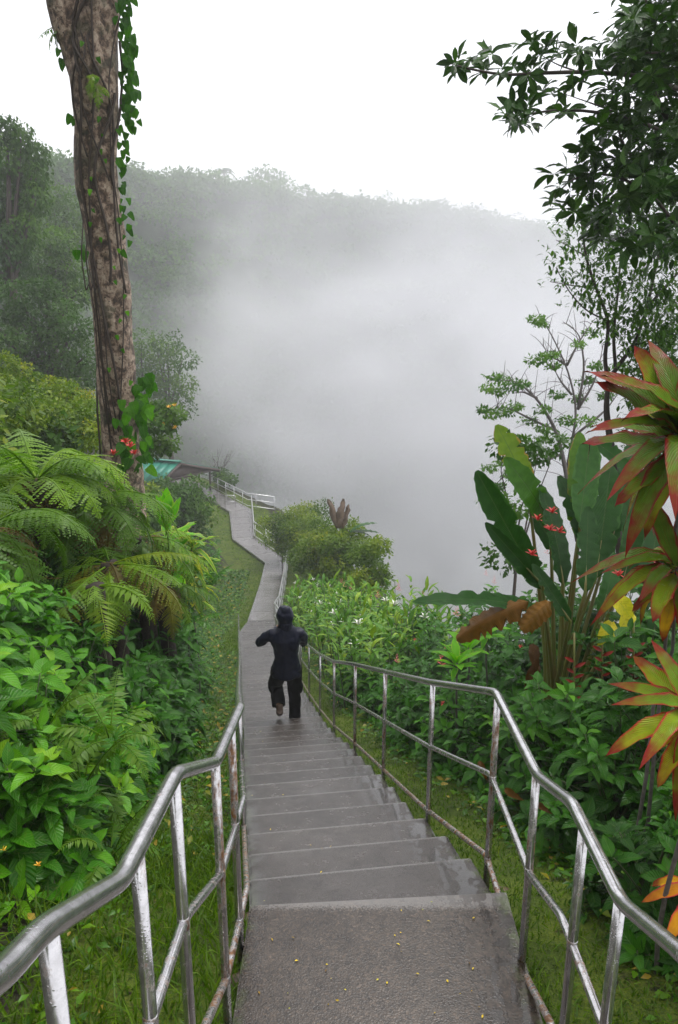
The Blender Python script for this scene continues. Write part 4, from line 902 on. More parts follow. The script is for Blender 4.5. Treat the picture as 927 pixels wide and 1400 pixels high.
forest_tree('hill_tree', 'pale hazy tree behind the hillside wood', ground_under(75, 70), px_clumps([(70, 270), (90, 280), (60, 290), (105, 300), (80, 305), (95, 325), (115, 330), (60, 320)], 70, 1.9), 'hill_tree', 0.36, 460, 0.3, flat=.8, tint=(.4, 1))
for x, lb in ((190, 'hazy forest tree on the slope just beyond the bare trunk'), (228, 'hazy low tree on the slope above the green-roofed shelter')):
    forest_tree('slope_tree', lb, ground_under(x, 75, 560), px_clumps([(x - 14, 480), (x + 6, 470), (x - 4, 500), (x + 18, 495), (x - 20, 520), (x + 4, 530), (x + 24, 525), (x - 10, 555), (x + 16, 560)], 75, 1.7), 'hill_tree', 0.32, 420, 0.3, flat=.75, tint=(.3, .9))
bl = [((8, 498), (30, 510), (50, 522), (20, 525), (0, 520)), ((70, 528), (95, 535), (115, 545), (85, 550), (60, 545)), ((20, 545), (45, 555), (70, 565), (10, 565), (35, 575)), ((100, 560), (125, 568), (140, 580), (110, 585), (85, 580)), ((-30, 500), (-15, 530), (-30, 560), (0, 590))]
for k, q in enumerate(bl):
    t = (20, 19, 16, 17, 18)[k]
    forest_tree('yellow_green_bush', 'yellow-green leafy bush above the tree ferns, %s' % ('topmost on the slope', 'beside the bare trunk and topmost', 'just over the bright fern', 'low beside the bare trunk', 'farthest from the trunk')[k], ground_under(q[0][0], t, 560), px_clumps(q + tuple((x + rng.uniform(-12, 12), y_ + rng.uniform(8, 30)) for x, y_ in q), t, 0.42), 'bush_yellow', 0.10, 420, 0.05, 'bush', 'bushes above the ferns', forks=False, tint=(.1, .85))
yb_ = forest_tree('flowering_bush', 'rounded bush dotted with yellow flowers behind the tall trunk', ground_under(215, 24, 600), px_clumps([(202, 560), (220, 560), (212, 580), (230, 582), (204, 598), (222, 602), (236, 570), (205, 612), (232, 604)], 24, 0.4), 'hill_tree', 0.16, 260, 0.06, 'bush', forks=False, tint=(.2, .8))
for q in range(7): flower(yb_, at(rng.uniform(205, 240), rng.uniform(555, 590), 23.4), 'yellow_flower', 0.12, 8)
forest_tree('shelter_bush', 'rounded green bush in front of the green-roofed shelter', ground_under(255, 40, 660), px_clumps([(252, 668), (264, 664), (250, 680), (268, 680), (256, 695), (272, 700), (262, 715), (240, 680), (245, 705)], 40, 0.65), 'hill_tree', 0.2, 240, 0.06, 'bush', forks=False, tint=(.1, .6))
forest_tree('terrace_bush', 'low round bush beyond the far handrail near the shelter', gp(at(303, 656, 63)[0], 62), px_clumps([(297, 650), (306, 652), (314, 658), (300, 658)], 63, 0.6), 'hill_tree', 0.25, 200, 0.05, 'bush', forks=False)
bare = empty('bare_shrub', at(295, 655, 64), 'leafless twiggy shrub standing behind the green-roofed shelter', 'shrub')
for k in range(9):
    b0 = at(296, 655, 64); tip_ = at(288 + k * 4 + rng.uniform(-3, 3), 605 + rng.uniform(0, 25) + abs(k - 3) * 2, 64); P = arc(b0, tip_, rng.uniform(-.4, .2), 7, .06)
    tw_ = [(P, np.linspace(.035, .008, 7))] + [(arc(P[q], P[q] + rng.normal(0, .5, 3) + [0, 0, .5], 0, 4), np.linspace(.015, .005, 4)) for q in (2, 3, 4, 5)]
    tubes_part('branch', tw_, 'greytwig', bare, 4)

# ------------------------------------------------------------------ shelter
AP = at(245, 632, 58); AP_g = float(ground(AP[0], AP[1]))
sh = empty('shelter', (AP[0], AP[1], min(AP_g, -15.1)), 'small open shelter with a green metal roof beside the lower walk', 'shelter')
rd = unit(np.array([-0.93, 0.36, 0])); gd = unit(np.array([0.52, 0.85, 0]))
M['green_roof'] = flat_mat('green_metal_roof', (0.02, 0.2, 0.135), 0.4, 0.0, 2.0, c2=(0.018, 0.16, 0.11))
M['timber'] = flat_mat('dark_timber', (0.035, 0.022, 0.018), 0.6, 0.4, 14, c2=(0.05, 0.03, 0.022))
Zu = np.array([0, 0, 1.0]); e_near = -gd * 2.2 - Zu * 1.15; e_far = gd * 4.4 - Zu * 1.3; Lr = 6.0
def plate(name, a, b, c, d, th, mat, root):
    n = unit(np.cross(b - a, d - a)); V = np.array([a, b, c, d, a - n * th, b - n * th, c - n * th, d - n * th])
    Qd = np.array([[0, 1, 2, 3], [7, 6, 5, 4], [0, 4, 5, 1], [1, 5, 6, 2], [2, 6, 7, 3], [3, 7, 4, 0]]); return link(name, np_mesh(name, V, Qd, smooth=False), M[mat], root)
for e in (e_near, e_far):
    npan = 9
    for k in range(npan):                                             # sheet-metal pans
        a = AP + rd * Lr * k / npan; b = AP + rd * (Lr * (k + 1) / npan - 0.03)
        plate('roof_sheet', a, b, b + e, a + e, 0.03 + 0.004 * (k % 2), 'green_roof', sh)
plate('ridge_cap', AP - rd * 0.1 + Zu * .05 - gd * .2, AP + rd * Lr + Zu * .05 - gd * .2, AP + rd * Lr + Zu * .05 + gd * .2, AP - rd * .1 + Zu * .05 + gd * .2, 0.05, 'green_roof', sh)
for e in (e_near, e_far):                                             # barge boards and rafters
    for k in range(6): 
        a = AP + rd * (-0.06 + k * 1.2) - Zu * 0.06; link('rafter', np_mesh('rafter', *join([tube(np.array([a - Zu * .09, a + e * 1.0 - Zu * .09]), 0.09 if k else .13, 4)])), M['timber'], sh)
link('tie_beam', np_mesh('tie_beam', *tube(np.array([AP + e_near * .9, AP + e_far * .9]) - Zu * .12, 0.1, 4)), M['timber'], sh)
V = np.array([AP + rd * .15 - Zu * .1, AP + rd * .15 + e_near * .95 - Zu * .1, AP + rd * .15 + e_far * .95 - Zu * .1, AP + rd * .22 - Zu * .1, AP + rd * .22 + e_near * .95 - Zu * .1, AP + rd * .22 + e_far * .95 - Zu * .1])
link('gable_boards', np_mesh('gable_boards', V, [np.array([[0, 1, 2], [3, 5, 4]]), np.array([[0, 3, 4, 1], [1, 4, 5, 2], [2, 5, 3, 0]])], smooth=False), M['timber'], sh)
for e in (e_near, e_far):
    for k in (0.3, 2.9, 5.6):
        t_ = AP + rd * k + e * 0.85 - Zu * .1; link('post', np_mesh('post', *tube(np.array([t_, [t_[0], t_[1], min(float(ground(t_[0], t_[1])), -15.2) - .2]]), .08, 6)), M['timber'], sh)

# ------------------------------------------------------------------ hedge on the gorge side
GH = 'dark leafy shrubs of the gorge-side hedge'
hedge = []
Yh = 3.1
while Yh < 15:
    hedge.append((Yh, rng.uniform(1.35, 1.6) + (0.0 if Yh > 4 else 0.15), .52, .62, rng.uniform(.8, 1.1), 0)); Yh += 0.92
Yh = 3.4
while Yh < 15.5:
    hedge.append((Yh, rng.uniform(2.35, 2.65), .65, .7, rng.uniform(1.3, 1.75), 1)); Yh += 1.15
Yh = 4.2
while Yh < 14:
    hedge.append((Yh, rng.uniform(3.5, 3.9), .8, .8, rng.uniform(1.8, 2.25), 2)); Yh += 1.35
cnt_ = [0, 0, 0]
for Y, d, rx, ry, h, row in sorted(hedge, key=lambda q: q[0]):
    X = float(cen(Y)) + d + 0.2
    cnt_[row] += 1; oo = ORD[cnt_[row] - 1]
    lab = ('dark green front row hedge shrub by the handrail, %s from the landing' % oo, 'taller dark green middle row hedge shrub, %s from the landing' % oo, 'tall leafy back row hedge shrub above the drop, %s from the landing' % oo)[row]
    Lf = 0.15 if Y < 7 else 0.17
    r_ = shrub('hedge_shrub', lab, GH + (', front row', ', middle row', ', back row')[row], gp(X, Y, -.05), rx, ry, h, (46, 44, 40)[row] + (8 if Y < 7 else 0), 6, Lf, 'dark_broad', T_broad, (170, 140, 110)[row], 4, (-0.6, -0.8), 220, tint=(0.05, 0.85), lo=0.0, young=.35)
    if row == 2 or rng.random() < .12: spike(r_, gp(X, Y, h * 1.02 + .05), 'pink' if Y > 8 else 'red', .16, .045)
    if rng.random() < .4: flower(r_, gp(X - rx * .6, Y - ry * .7, h * .75), 'red', 0.035, 8)
for kq, (x, t, h) in enumerate(((800, 8.0, 2.0), (850, 7.6, 2.1), (905, 7.2, 2.2), (760, 8.6, 1.8), (900, 5.4, 1.5), (930, 4.6, 1.3))):
    p = at(x, 850, t); shrub('backing_shrub', 'tall dark shrub filling in behind the banana and red ti plants, %s from the gorge' % ORD[kq], 'dark shrubs behind the banana plant', gp(p[0], p[1], -.05), .75, .7, h, 46, 6, .19, 'dark_broad', T_broad, 90, 4, (-.5, -.8), 120, tint=(0, .5), lo=0.0)
for kq, (X, Y, h) in enumerate(((1.5, 3.0, .65), (1.75, 2.55, .6), (1.95, 3.3, .8), (2.0, 2.2, .5))):
    shrub('low_shrub', 'low dark leafy shrub around the ti plant stems, %s' % ('touching the hedge', 'by the bent handrail', 'deepest under the ti leaves', 'lowest on the lawn')[kq], 'low shrubs around the ti stems', gp(X, Y, -.05), .42, .42, h, 36, 6, .13, 'dark_broad', T_broad, 120, 3, (-.6, -.8), 140, tint=(0, .7), lo=0.0)
# pale green group half way along, white-veined
for x, y_, t in ((640, 885, 7.6), (665, 865, 7.9), (625, 905, 7.3)):
    rosette_plant('pale_leaf_plant', 'pale green whorled plant in the dark hedge, %s of three' % {640: 'middle', 665: 'highest', 625: 'lowest'}[x], at(x, y_, t), 0.26, 14, 'ti_green', T_narrow, (0, 60), (0.2, .8), group='pale whorled plants in the hedge')
# ginger further down, narrow upright leaves and white flowers
GG = 'bright green ginger clumps on the gorge side'
for k in range(18):
    Y = 12.5 + (k // 2) * 1.75 + rng.uniform(-.4, .4); d = (1.75, 2.95)[k % 2] + rng.uniform(-.15, .15); X = float(cen(Y)) + d; b = gp(X, Y, -.05)
    root = empty('ginger_clump', b, 'bright green ginger clump %s, %s from the dark hedge' % ('beside the lawn strip' if k % 2 == 0 else 'at the misty edge', ORD[k // 2]), 'plant', GG); lv = []
    hh = rng.uniform(1.3, 1.75)
    for q in range(34):
        a = rng.uniform(0, 6.28); rr = .62 * math.sqrt(rng.random()); c0 = b + [math.cos(a) * rr, math.sin(a) * rr * 1.3, 0]; lean = np.array([math.cos(a) * rr * .35, math.sin(a) * rr * .35, hh * rng.uniform(.75, 1.1)])
        if q < 10: link('cane', np_mesh('cane', *tube(arc(c0, c0 + lean, 0, 4), np.linspace(.012, .006, 4), 4)), M['stem'], root)
        tq = rng.uniform(.15, .8)
        for w in np.linspace(.35, 1.0, 7):
            az_ = rng.uniform(0, 6.28); e = R(rng.uniform(25, 65) + (15 if w > .9 else 0)); lv.append((c0 + lean * w, (math.cos(az_) * math.cos(e), math.sin(az_) * math.cos(e), math.sin(e)), (-math.cos(az_) * .5, -math.sin(az_) * .5, 1), rng.uniform(.2, .33), float(np.clip(tq + rng.uniform(-.15, .2), 0, 1))))
    emit(root, T_blade, lv, 'ginger', 110)
    for q in range(2 if k % 2 == 0 else 1):
        p = b + [rng.uniform(-.5, .2), rng.uniform(-.6, .2), hh * rng.uniform(.85, 1.1)]; flower(root, p, 'white_flower', 0.12, 7)
    if k % 2: spike(root, b + [rng.uniform(-.3, .4), 0, hh * 1.1], 'pink', .22, .07)
# bushes round the bend below
GR = 'round bushes at the bend of the walk'
for kq, (x, y_, t, s) in enumerate(((392, 700, 44, 1.0), (415, 695, 45, 1.0), (440, 708, 42, 1.0), (410, 715, 40, .9), (385, 715, 43, .8), (430, 725, 36, .85), (455, 725, 34, .8), (470, 735, 30, .7), (440, 742, 31, .7), (492, 745, 28, .7), (415, 735, 35, .7), (505, 752, 26, .6), (462, 720, 31.8, .6), (480, 729, 30.5, .6))):
    p = at(x, y_, t); b = np.array([p[0], p[1], min(float(ground(p[0], p[1])), p[2] - .8)])
    cl = [(p + rng.normal(0, .5, 3) * s * np.array([1, 1, .7]) - [0, 0, q * .22], .65 * s) for q in range(8)]
    forest_tree('bend_bush', 'dense round green bush at the bend, %s' % ('against the steel rail corner', 'on the crest', 'behind the furry spikes', 'below the crest', 'touching the handrail', 'under the furry spikes', 'just before the furry spikes', 'at the furry spikes\' foot', 'low beside the lawn', 'topping the ginger clumps', 'in the hollow by the rail', 'last before the pink flowers', 'wrapping the spikes from behind', 'beside the fallen paddle leaf')[kq], b, cl, 'bush_yellow', 0.14, 330, .04, 'bush', GR, forks=False, tint=(0, .7))
# the two furry brown upright spikes
sp_ = empty('spiky_plant', at(465, 728, 31), 'two thick furry brown upright spikes rising from the bushes at the bend', 'plant')
for (x0, y0), (x1, y1), r_ in (((462, 722), (449, 683), .13), ((463, 722), (470, 682), .17), ((468, 722), (477, 690), .09)):
    P = arc(at(x0, y0, 31), at(x1, y1, 31), 0, 9, 0.01); s = np.linspace(0, 1, 9); V, f = tube(P, r_ * np.sin(np.pi * (s * .86 + .12)) ** .7, 12)
    V = V + rng.normal(0, .022, V.shape); link('spike', np_mesh('spike', V, f), flat_mat('furry_brown', (0.19, 0.135, 0.09), .9, 1.0, 30, c2=(.08, .055, .04)), sp_)
for (x1, y1) in ((512, 706), (519, 723), (508, 726)):
    a = at(478, 728, 30); b = at(x1, y1, 30); emit(sp_, T_ban, [(a, b - a, (0, 0, 1), float(np.linalg.norm(b - a)), .4)], 'banana', 5, min_px=0)

M['bract'] = flat_mat('red_bract', (0.32, 0.02, 0.012), .4, c2=(0.2, .015, .01))
# ------------------------------------------------------------------ wild banana with its big paddle leaves
bb = at(765, 905, 6.9); bb = gp(bb[0], bb[1]); ban = empty('banana_plant', bb, 'large wild banana plant with torn dark paddle leaves over the hedge', 'plant')
BL = [  # blade base, blade tip (px, px, t), width factor, tint, upside normal
    ((742, 806, 6.7), (650, 645, 6.5), 1.0, .25, (-.5, -.8, .4)), ((722, 672, 6.9), (684, 578, 6.8), 1.7, .97, (.2, -1, .2)), ((752, 715, 6.9), (702, 628, 6.6), 1.5, .75, (.1, -1, .3)),
    ((742, 800, 6.4), (664, 716, 6.2), .9, .1, (-.6, -.7, .5)), ((770, 800, 6.6), (752, 655, 6.7), 1.1, .05, (.5, -1, .1)), ((790, 735, 7.2), (793, 578, 7.3), .95, .85, (-.3, -1, .2)),
    ((806, 602, 7.1), (795, 712, 6.7), 1.4, .55, (0, -1, .2)), ((815, 790, 6.8), (838, 625, 7.0), 1.2, .3, (-.3, -1, .2)), ((806, 600, 7.3), (872, 640, 7.2), 1.6, .35, (0, -.8, .6)),
    ((800, 810, 6.3), (806, 690, 6.5), 1.2, .15, (0, -1, .2)), ((850, 800, 6.6), (880, 690, 6.7), 1.4, .3, (0, -1, .3)), ((745, 838, 6.3), (580, 790, 5.9), .75, .2, (.1, -.35, .9)),
    ((740, 790, 6.9), (690, 745, 7.2), 1.0, .1, (0, -1, .4)), ((780, 850, 6.2), (730, 770, 6.2), 1.0, .1, (0, -1, .3)), ((820, 840, 6.2), (850, 750, 6.3), 1.2, .4, (0, -1, .3))]
BL += [((880, 820, 6.4), (905, 700, 6.6), 1.4, .1, (0, -1, .2)), ((860, 760, 7.0), (870, 640, 7.1), 1.3, .2, (.2, -1, .2)), ((835, 740, 7.3), (880, 600, 7.4), 1.2, .25, (.2, -1, .3)), ((770, 770, 7.2), (725, 690, 7.2), 1.3, .05, (0, -1, .3)), ((890, 880, 6.2), (915, 790, 6.3), 1.3, .1, (-.2, -1, .3)), ((812, 770, 7.1), (775, 640, 7.2), 1.2, .1, (.2, -1, .2))]
T_banw = {}
for k, (a, b, wf, tn, up) in enumerate(BL):
    A, B_ = at(*a), at(*b); L = float(np.linalg.norm(B_ - A)); tpl = leaf_tpl('banana_leaf', 1, .205 * wf, 26, 'paddle', (.06, .2, .3)[k % 3], .18, .05, 0, ncross=2, tear=.06, seed=k, slits=.10)
    emit(ban, [tpl], [(A, B_ - A, up, L, tn)], 'banana', 5, min_px=0)
    link('leaf_stalk', np_mesh('leaf_stalk', *tube(np.concatenate([arc(bb + rng.normal(0, .06, 3), A, .12, 8), [A + (B_ - A) * .3 - np.array(up) * .012]]), np.linspace(.026, .011, 9), 6)), M['petiole'], ban)
A, B_ = at(722, 822, 6.1), at(622, 862, 6.0); emit(ban, [leaf_tpl('dead_leaf', 1, .3, 26, 'paddle', .45, -.9, .09, 0, ncross=3, tear=.2, seed=3, slits=.2)], [(A, B_ - A, (.1, -.6, .7), float(np.linalg.norm(B_ - A)), .7)], 'dead', 5, part='dead_leaf', min_px=0)
A, B_ = at(752, 822, 6.1), at(722, 850, 6.0); emit(ban, [leaf_tpl('dead_leaf', 1, .5, 20, 'paddle', .5, -.8, .14, 0, ncross=2, tear=.14, seed=4)], [(A, B_ - A, (.1, -.6, .7), float(np.linalg.norm(B_ - A)) * 1.2, .9)], 'dead', 5, part='dead_leaf', min_px=0)
for a, b in (((735, 905, 6.0), (712, 960, 5.9)), ((728, 880, 6.0), (735, 930, 5.8)), ((655, 1040, 4.9), (668, 1075, 4.8)), ((690, 1078, 4.2), (720, 1100, 4.1)), ((735, 1098, 4.0), (755, 1115, 3.9))):
    A, B_ = at(*a), at(*b); emit(ban, [leaf_tpl('dead_leaf', 1, .34, 10, 'ovate', .7, .8, .2, 0, tear=.15, seed=4)], [(A, B_ - A, (-.2, -.8, .4), float(np.linalg.norm(B_ - A)) * .75, rng.uniform(0, .6))], 'dead', 5, part='dead_leaf', min_px=0)
for a, b in (((838, 850, 5.6), (820, 880, 5.5)), ((862, 835, 5.6), (850, 860, 5.5)), ((840, 815, 5.6), (868, 850, 5.5))):
    A, B_ = at(*a), at(*b); emit(ban, [leaf_tpl('yellow_leaf', 1, .55, 8, 'ovate', .4, .4, .15, 0, tear=.2, seed=4)], [(A, B_ - A, (-.2, -.8, .4), float(np.linalg.norm(B_ - A)) * 1.0, rng.uniform(0, .5))], 'yellow', 5, part='yellow_leaf', min_px=0)
for x, y_ in ((735, 712), (755, 702), (752, 726), (765, 729), (845, 788), (727, 760)): flower(ban, at(x, y_, 6.0), 'red', .06, 12)
for (x, y0, y1) in ((785, 905, 985), (823, 890, 965), (866, 880, 940)):   # hanging red bract spikes
    parts = []
    for q in range(11):
        p = at(x, y0 + (y1 - y0) * q / 11, 5.75); d = unit(np.array([.75 if q % 2 else -.75, -.35, .55])); t_ = T_narrow[q % 3]; parts.append((t_['V'] @ (basis(d, [0, -1, .5]) * .085 * (1.1 - q / 16)).T + p, [t_['Q']]))
    link('bract_spike', np_mesh('bract_spike', *join(parts)), M['bract'], ban)
    link('flower_stalk', np_mesh('flower_stalk', *tube(arc(at(x, y0 - 40, 5.8), at(x, y1, 5.76), 0, 5), .008, 5)), M['petiole'], ban)

# ------------------------------------------------------------------ red ti plants at the hedge end
def ti(label, cx, cy_, t, L, n, el, tf, tilt=(-.35, -.35, 1), az=None): return rosette_plant('ti_plant', label, at(cx, cy_, t), L, n, 'ti_red', T_ti, el, az=az, tfun=tf, tilt=tilt, cat='plant')
ti('tall red-edged ti plant with a large spray of olive leaves against the dark tree', 940, 605, 3.5, .47, 42, (-15, 84), lambda s: float(np.clip(.12 + .4 * s + rng.uniform(-.1, .2), 0, 1)))
ti('red-tipped ti plant drooping under the tall one beside the banana leaves', 925, 775, 3.6, .34, 26, (-30, 55), lambda s: float(np.clip(.2 + .5 * s + rng.uniform(-.15, .2), 0, 1)))
ti('bright orange and yellow ti plant with pink-edged leaves over the dark hedge', 948, 980, 2.9, .29, 26, (-45, 70), lambda s: float(np.clip(.3 + .5 * s + rng.uniform(-.12, .15), 0, 1)))
ti('low brown-red ti plant near the ground by the handrail end', 960, 1215, 3.1, .22, 12, (-30, 30), lambda s: rng.uniform(.75, 1.0))

# ------------------------------------------------------------------ trees at the hedge end
big = empty('overhanging_tree', gp(5.2, 7.0), 'dark big-leaved tree reaching thin branches out over the gorge', 'tree'); lv = []
TT = 6.6
def bpath(pts, t=TT): return np.array([at(x, y_, t + dt) for x, y_, dt in pts])
BR = [(((945, 128, .3), (880, 104, .1), (800, 98, 0), (740, 100, -.1), (690, 103, -.1), (650, 96, -.2), (625, 90, -.2)), .022), (((930, 190, .2), (860, 160, 0), (790, 150, 0), (745, 152, -.1), (715, 158, -.1), (690, 158, -.1)), .016),
      (((790, 98, 0), (760, 88, 0), (735, 72, 0)), .008), (((860, 160, 0), (800, 138, 0), (770, 128, 0)), .008), (((940, 330, .3), (890, 262, 0), (830, 235, 0), (780, 245, -.1), (757, 270, -.1)), .016), (((935, 60, .2), (890, 75, 0), (850, 60, 0)), .012),
      (((985, 420, .5), (960, 300, .3), (945, 150, .3), (930, 0, .3), (915, -120, .2)), .07), (((950, 200, .3), (900, 150, .2), (880, 60, .2), (885, -40, 0)), .03), (((955, 280, .3), (900, 250, .1), (850, 200, 0), (840, 150, 0)), .02)]
for P, r0 in BR: link('branch', np_mesh('branch', *tube(smooth_path(bpath(P), .2, 3), np.linspace(r0, r0 * .35, len(smooth_path(bpath(P), .2, 3))), 7)), M['twig'], big)
link('trunk', np_mesh('trunk', *tube(np.array([gp(5.2, 7.0, -.3), [4.4, 6.9, -2.0], bpath(((985, 420, .5),))[0], bpath(((960, 300, .3),))[0]]), [.16, .13, .09, .07], 10)), M['twig'], big)
ROS = [(622, 88), (632, 96), (645, 82), (660, 98), (668, 78), (684, 100), (700, 96), (716, 62), (728, 60), (735, 78), (745, 70), (752, 62), (722, 102), (738, 98), (758, 78), (788, 62), (792, 72), (812, 80), (838, 58), (842, 72), (850, 78), (692, 158), (700, 150), (708, 162), (718, 152), (726, 168), (712, 170), (716, 126), (738, 130), (757, 128), (770, 155), (784, 118), (790, 112)]
ROS += [(x + 5, y_ - 5) for x, y_ in ROS[::2]]
ROS += [(757, 238), (775, 230), (790, 225), (765, 255), (780, 262), (757, 275), (770, 285), (790, 250), (800, 270), (810, 235), (820, 250), (785, 290), (800, 205), (815, 210)]
for q in range(210):
    y_ = rng.uniform(-20, 345); lo_ = np.interp(y_, [-20, 60, 110, 170, 230, 330], [880, 850, 830, 815, 800, 815]); ROS.append((rng.uniform(lo_, 945), y_))
for x, y_ in ROS:
    p = at(x, y_, TT + rng.uniform(-.5, .6)); ax = unit(rng.normal(0, .35, 3) + [-.25, -.1, .6]); a = unit(np.cross(ax, [.2, 1, .1])); b = np.cross(ax, a)
    for k in range(7):
        az_ = k * 2.4 + rng.uniform(-.3, .3); e = R(rng.uniform(40, 100)); d = ax * math.cos(e) + (a * math.cos(az_) + b * math.sin(az_)) * math.sin(e); d[2] -= .25; lv.append((p, d, ax, rng.uniform(.115, .185), rng.uniform(0, .75)))
emit(big, T_tree, lv, 'tree_dark', 300, stuff='foliage')
lv = [(p + rng.normal(0, .3, 3), rng.normal(0, 1, 3), (0, 0, 1), rng.uniform(.10, .16), rng.uniform(0, .3)) for p in [at(rng.uniform(0, 1) ** .6 * 110 + 860, rng.uniform(-30, 345), TT + rng.uniform(.4, 1.2)) for q in range(1500)]]  # dark tints paint deeper shade within the crown
emit(big, T_tree, lv, 'tree_dark', 0, stuff='inner_foliage')

sb = gp(at(835, 600, 10.5)[0], 10.3); sm_ = empty('small_leaved_tree', sb, 'slender forked tree with fine dark leaves behind the red ti plants', 'tree')
tr_ = [(((848, 760, 0), (840, 640, 0), (828, 560, 0), (832, 520, 0)), .065), (((832, 525, 0), (826, 490, 0), (834, 440, 0), (815, 395, 0), (800, 350, -.1), (795, 300, -.1)), .03), (((832, 520, 0), (845, 500, 0), (868, 470, 0), (885, 420, 0), (900, 350, 0)), .035), (((842, 505, 0), (838, 460, .2), (845, 400, .2), (850, 330, .3)), .025),
       (((815, 395, 0), (780, 390, 0), (752, 385, 0)), .01), (((834, 440, 0), (800, 425, 0), (775, 395, 0), (760, 365, 0)), .012), (((885, 420, 0), (920, 380, 0), (960, 340, 0)), .02), (((868, 470, 0), (900, 470, 0), (940, 450, 0)), .015), (((800, 350, 0), (775, 335, 0), (760, 328, 0)), .008), (((850, 330, .2), (840, 290, .1), (830, 265, .1)), .01), (((900, 350, 0), (890, 300, 0), (880, 260, 0)), .012)]
for k, (P, r0) in enumerate(tr_):
    Pp = smooth_path(np.array([at(x, y_, 10.5 + d) for x, y_, d in P]), .3, 3)
    if k == 0: Pp = np.concatenate([[sb - [0, 0, .2]], Pp])
    link('trunk' if k == 0 else 'branch', np_mesh('branch', *tube(Pp, np.linspace(r0, r0 * .5, len(Pp)), 7)), M['twig'], sm_)
lv = []
for q in range(2300):
    y_ = rng.uniform(255, 640); lo_ = np.interp(y_, [255, 330, 380, 430, 480, 560], [800, 750, 742, 800, 845, 860]); x = lo_ + (945 - lo_) * rng.random() ** .85
    if rng.random() < np.interp(x, [740, 830, 940], [.45, .25, 0]): continue
    p0 = at(x, y_, 10.4 + rng.uniform(-.7, .7)); dd = rng.normal(0, 1, 3)
    for k in range(5): lv.append((p0 + unit(dd) * .06 * k + rng.normal(0, .02, 3), unit(dd) * .5 + rng.normal(0, .7, 3), (0, 0, 1), rng.uniform(.06, .12), rng.uniform(0, 1)))
    if q % 2 == 0: pass
emit(sm_, T_tree, lv, 'tree_small', 220, min_px=8)

tb = at(790, 700, 20); th = empty('thin_tree', (tb[0], tb[1], tb[2] - 2), 'thin pale tree with flat tufts of leaves fading into the mist', 'tree')
TB = [((790, 740), (775, 650), (762, 590), (735, 545), (705, 520), (678, 520)), ((775, 640), (790, 560), (775, 500), (750, 450), (735, 432)), ((790, 560), (800, 500), (792, 455), (770, 440)), ((762, 590), (720, 570), (690, 555), (665, 562)), ((775, 500), (760, 490), (745, 487)), ((780, 600), (830, 560), (850, 530)), ((790, 560), (815, 520), (825, 470)), ((735, 545), (715, 535), (700, 538)), ((782, 540), (765, 520), (742, 470)), ((770, 620), (720, 640), (690, 650), (672, 668)), ((775, 500), (790, 470), (810, 440))]
for k, P in enumerate(TB):
    Pp = smooth_path(np.array([at(x, y_, 20) for x, y_ in P]), .5, 3); r0 = .07 if k == 0 else .035; link('trunk' if k == 0 else 'branch', np_mesh('branch', *tube(Pp, np.linspace(r0, .008, len(Pp)), 6)), M['greytwig'], th)
tw_ = []
for q in range(130):
    P = TB[rng.integers(0, len(TB))]; k = rng.integers(1, len(P)); w_ = rng.random(); a = at(*P[k], 20) * w_ + at(*P[k - 1], 20) * (1 - w_); tw_.append((arc(a, a + rng.normal(0, .28, 3) + [-.1, 0, .3], .05, 4), np.linspace(.01, .004, 4)))
tubes_part('twigs', tw_, 'greytwig', th, 4)['kind'] = 'stuff'
TC = [(678, 515), (690, 520), (668, 530), (682, 536), (700, 528), (715, 525), (662, 560), (675, 566), (690, 562), (705, 555), (745, 488), (735, 492), (755, 485), (765, 540), (790, 545), (745, 560), (725, 575), (790, 470), (810, 455), (735, 436), (742, 442), (760, 500), (830, 540), (815, 500), (805, 575), (700, 600), (720, 610), (740, 600), (672, 640), (690, 630), (680, 665), (668, 685), (700, 650), (750, 620), (770, 600), (830, 440), (800, 520), (850, 500), (690, 690), (715, 600), (775, 575), (745, 585)]
crown('crown', th, 'misty_tree', [cloud_leaves(np.array([at(x + rng.uniform(-3, 3), y_, 20 + rng.uniform(-.6, .6)) for x, y_ in TC for q in (0, 1)]), rng.uniform(.14, .3, len(TC) * 2), 60, .1, .4, .2, (0, 1))])
forest_tree('mist_bush', 'low dark bush below the thin tree at the edge of the drop', gp(at(700, 720, 11)[0], 10.4), px_clumps([(690, 610), (715, 612), (735, 620), (760, 610), (700, 690), (690, 760), (720, 770)], 12, .28), 'tree_small', .1, 130, .04, 'bush', forks=True)

# ------------------------------------------------------------------ lawn grass, ground cover and litter
def scatter(n, dfun, yr, power=1.6):
    Y = yr[0] + (yr[1] - yr[0]) * rng.random(n) ** power; d = dfun(n, Y); X = cen(Y) + d; return np.stack([X, Y, ground(X, Y)], -1)
def blades(P, L, W, lean, tint):
    n = len(P); a = rng.uniform(0, 6.28, n); sd_ = np.stack([np.cos(a), np.sin(a), 0 * a], -1); ln = rng.normal(0, lean, (n, 3)); ln[:, 2] = 1; ln = unit(ln); L = np.asarray(L).reshape(-1, 1) * rng.uniform(.5, 1.25, (n, 1)); W = np.asarray(W).reshape(-1, 1)
    bend = rng.normal(0, .5, (n, 3)) * L * .6; bend[:, 2] = -np.abs(bend[:, 2]) * .5
    V = np.stack([P - sd_ * W, P + sd_ * W, P + ln * L * .6 + sd_ * W * .8 + bend * .3, P + ln * L * .6 - sd_ * W * .8 + bend * .3, P + ln * L + bend], 1).reshape(-1, 3)
    k = np.arange(n)[:, None] * 5; tn = rng.uniform(tint[0], tint[1], n)
    return V, [k + [0, 1, 2, 3]], [k + [3, 2, 4]], np.repeat(tn, 5)
def left_d(n, Y): return -hw(Y) - 0.02 - 1.35 * rng.random(n) ** 1.1
def right_d(n, Y): return hw(Y) + 0.03 + 1.15 * rng.random(n) ** 1.1
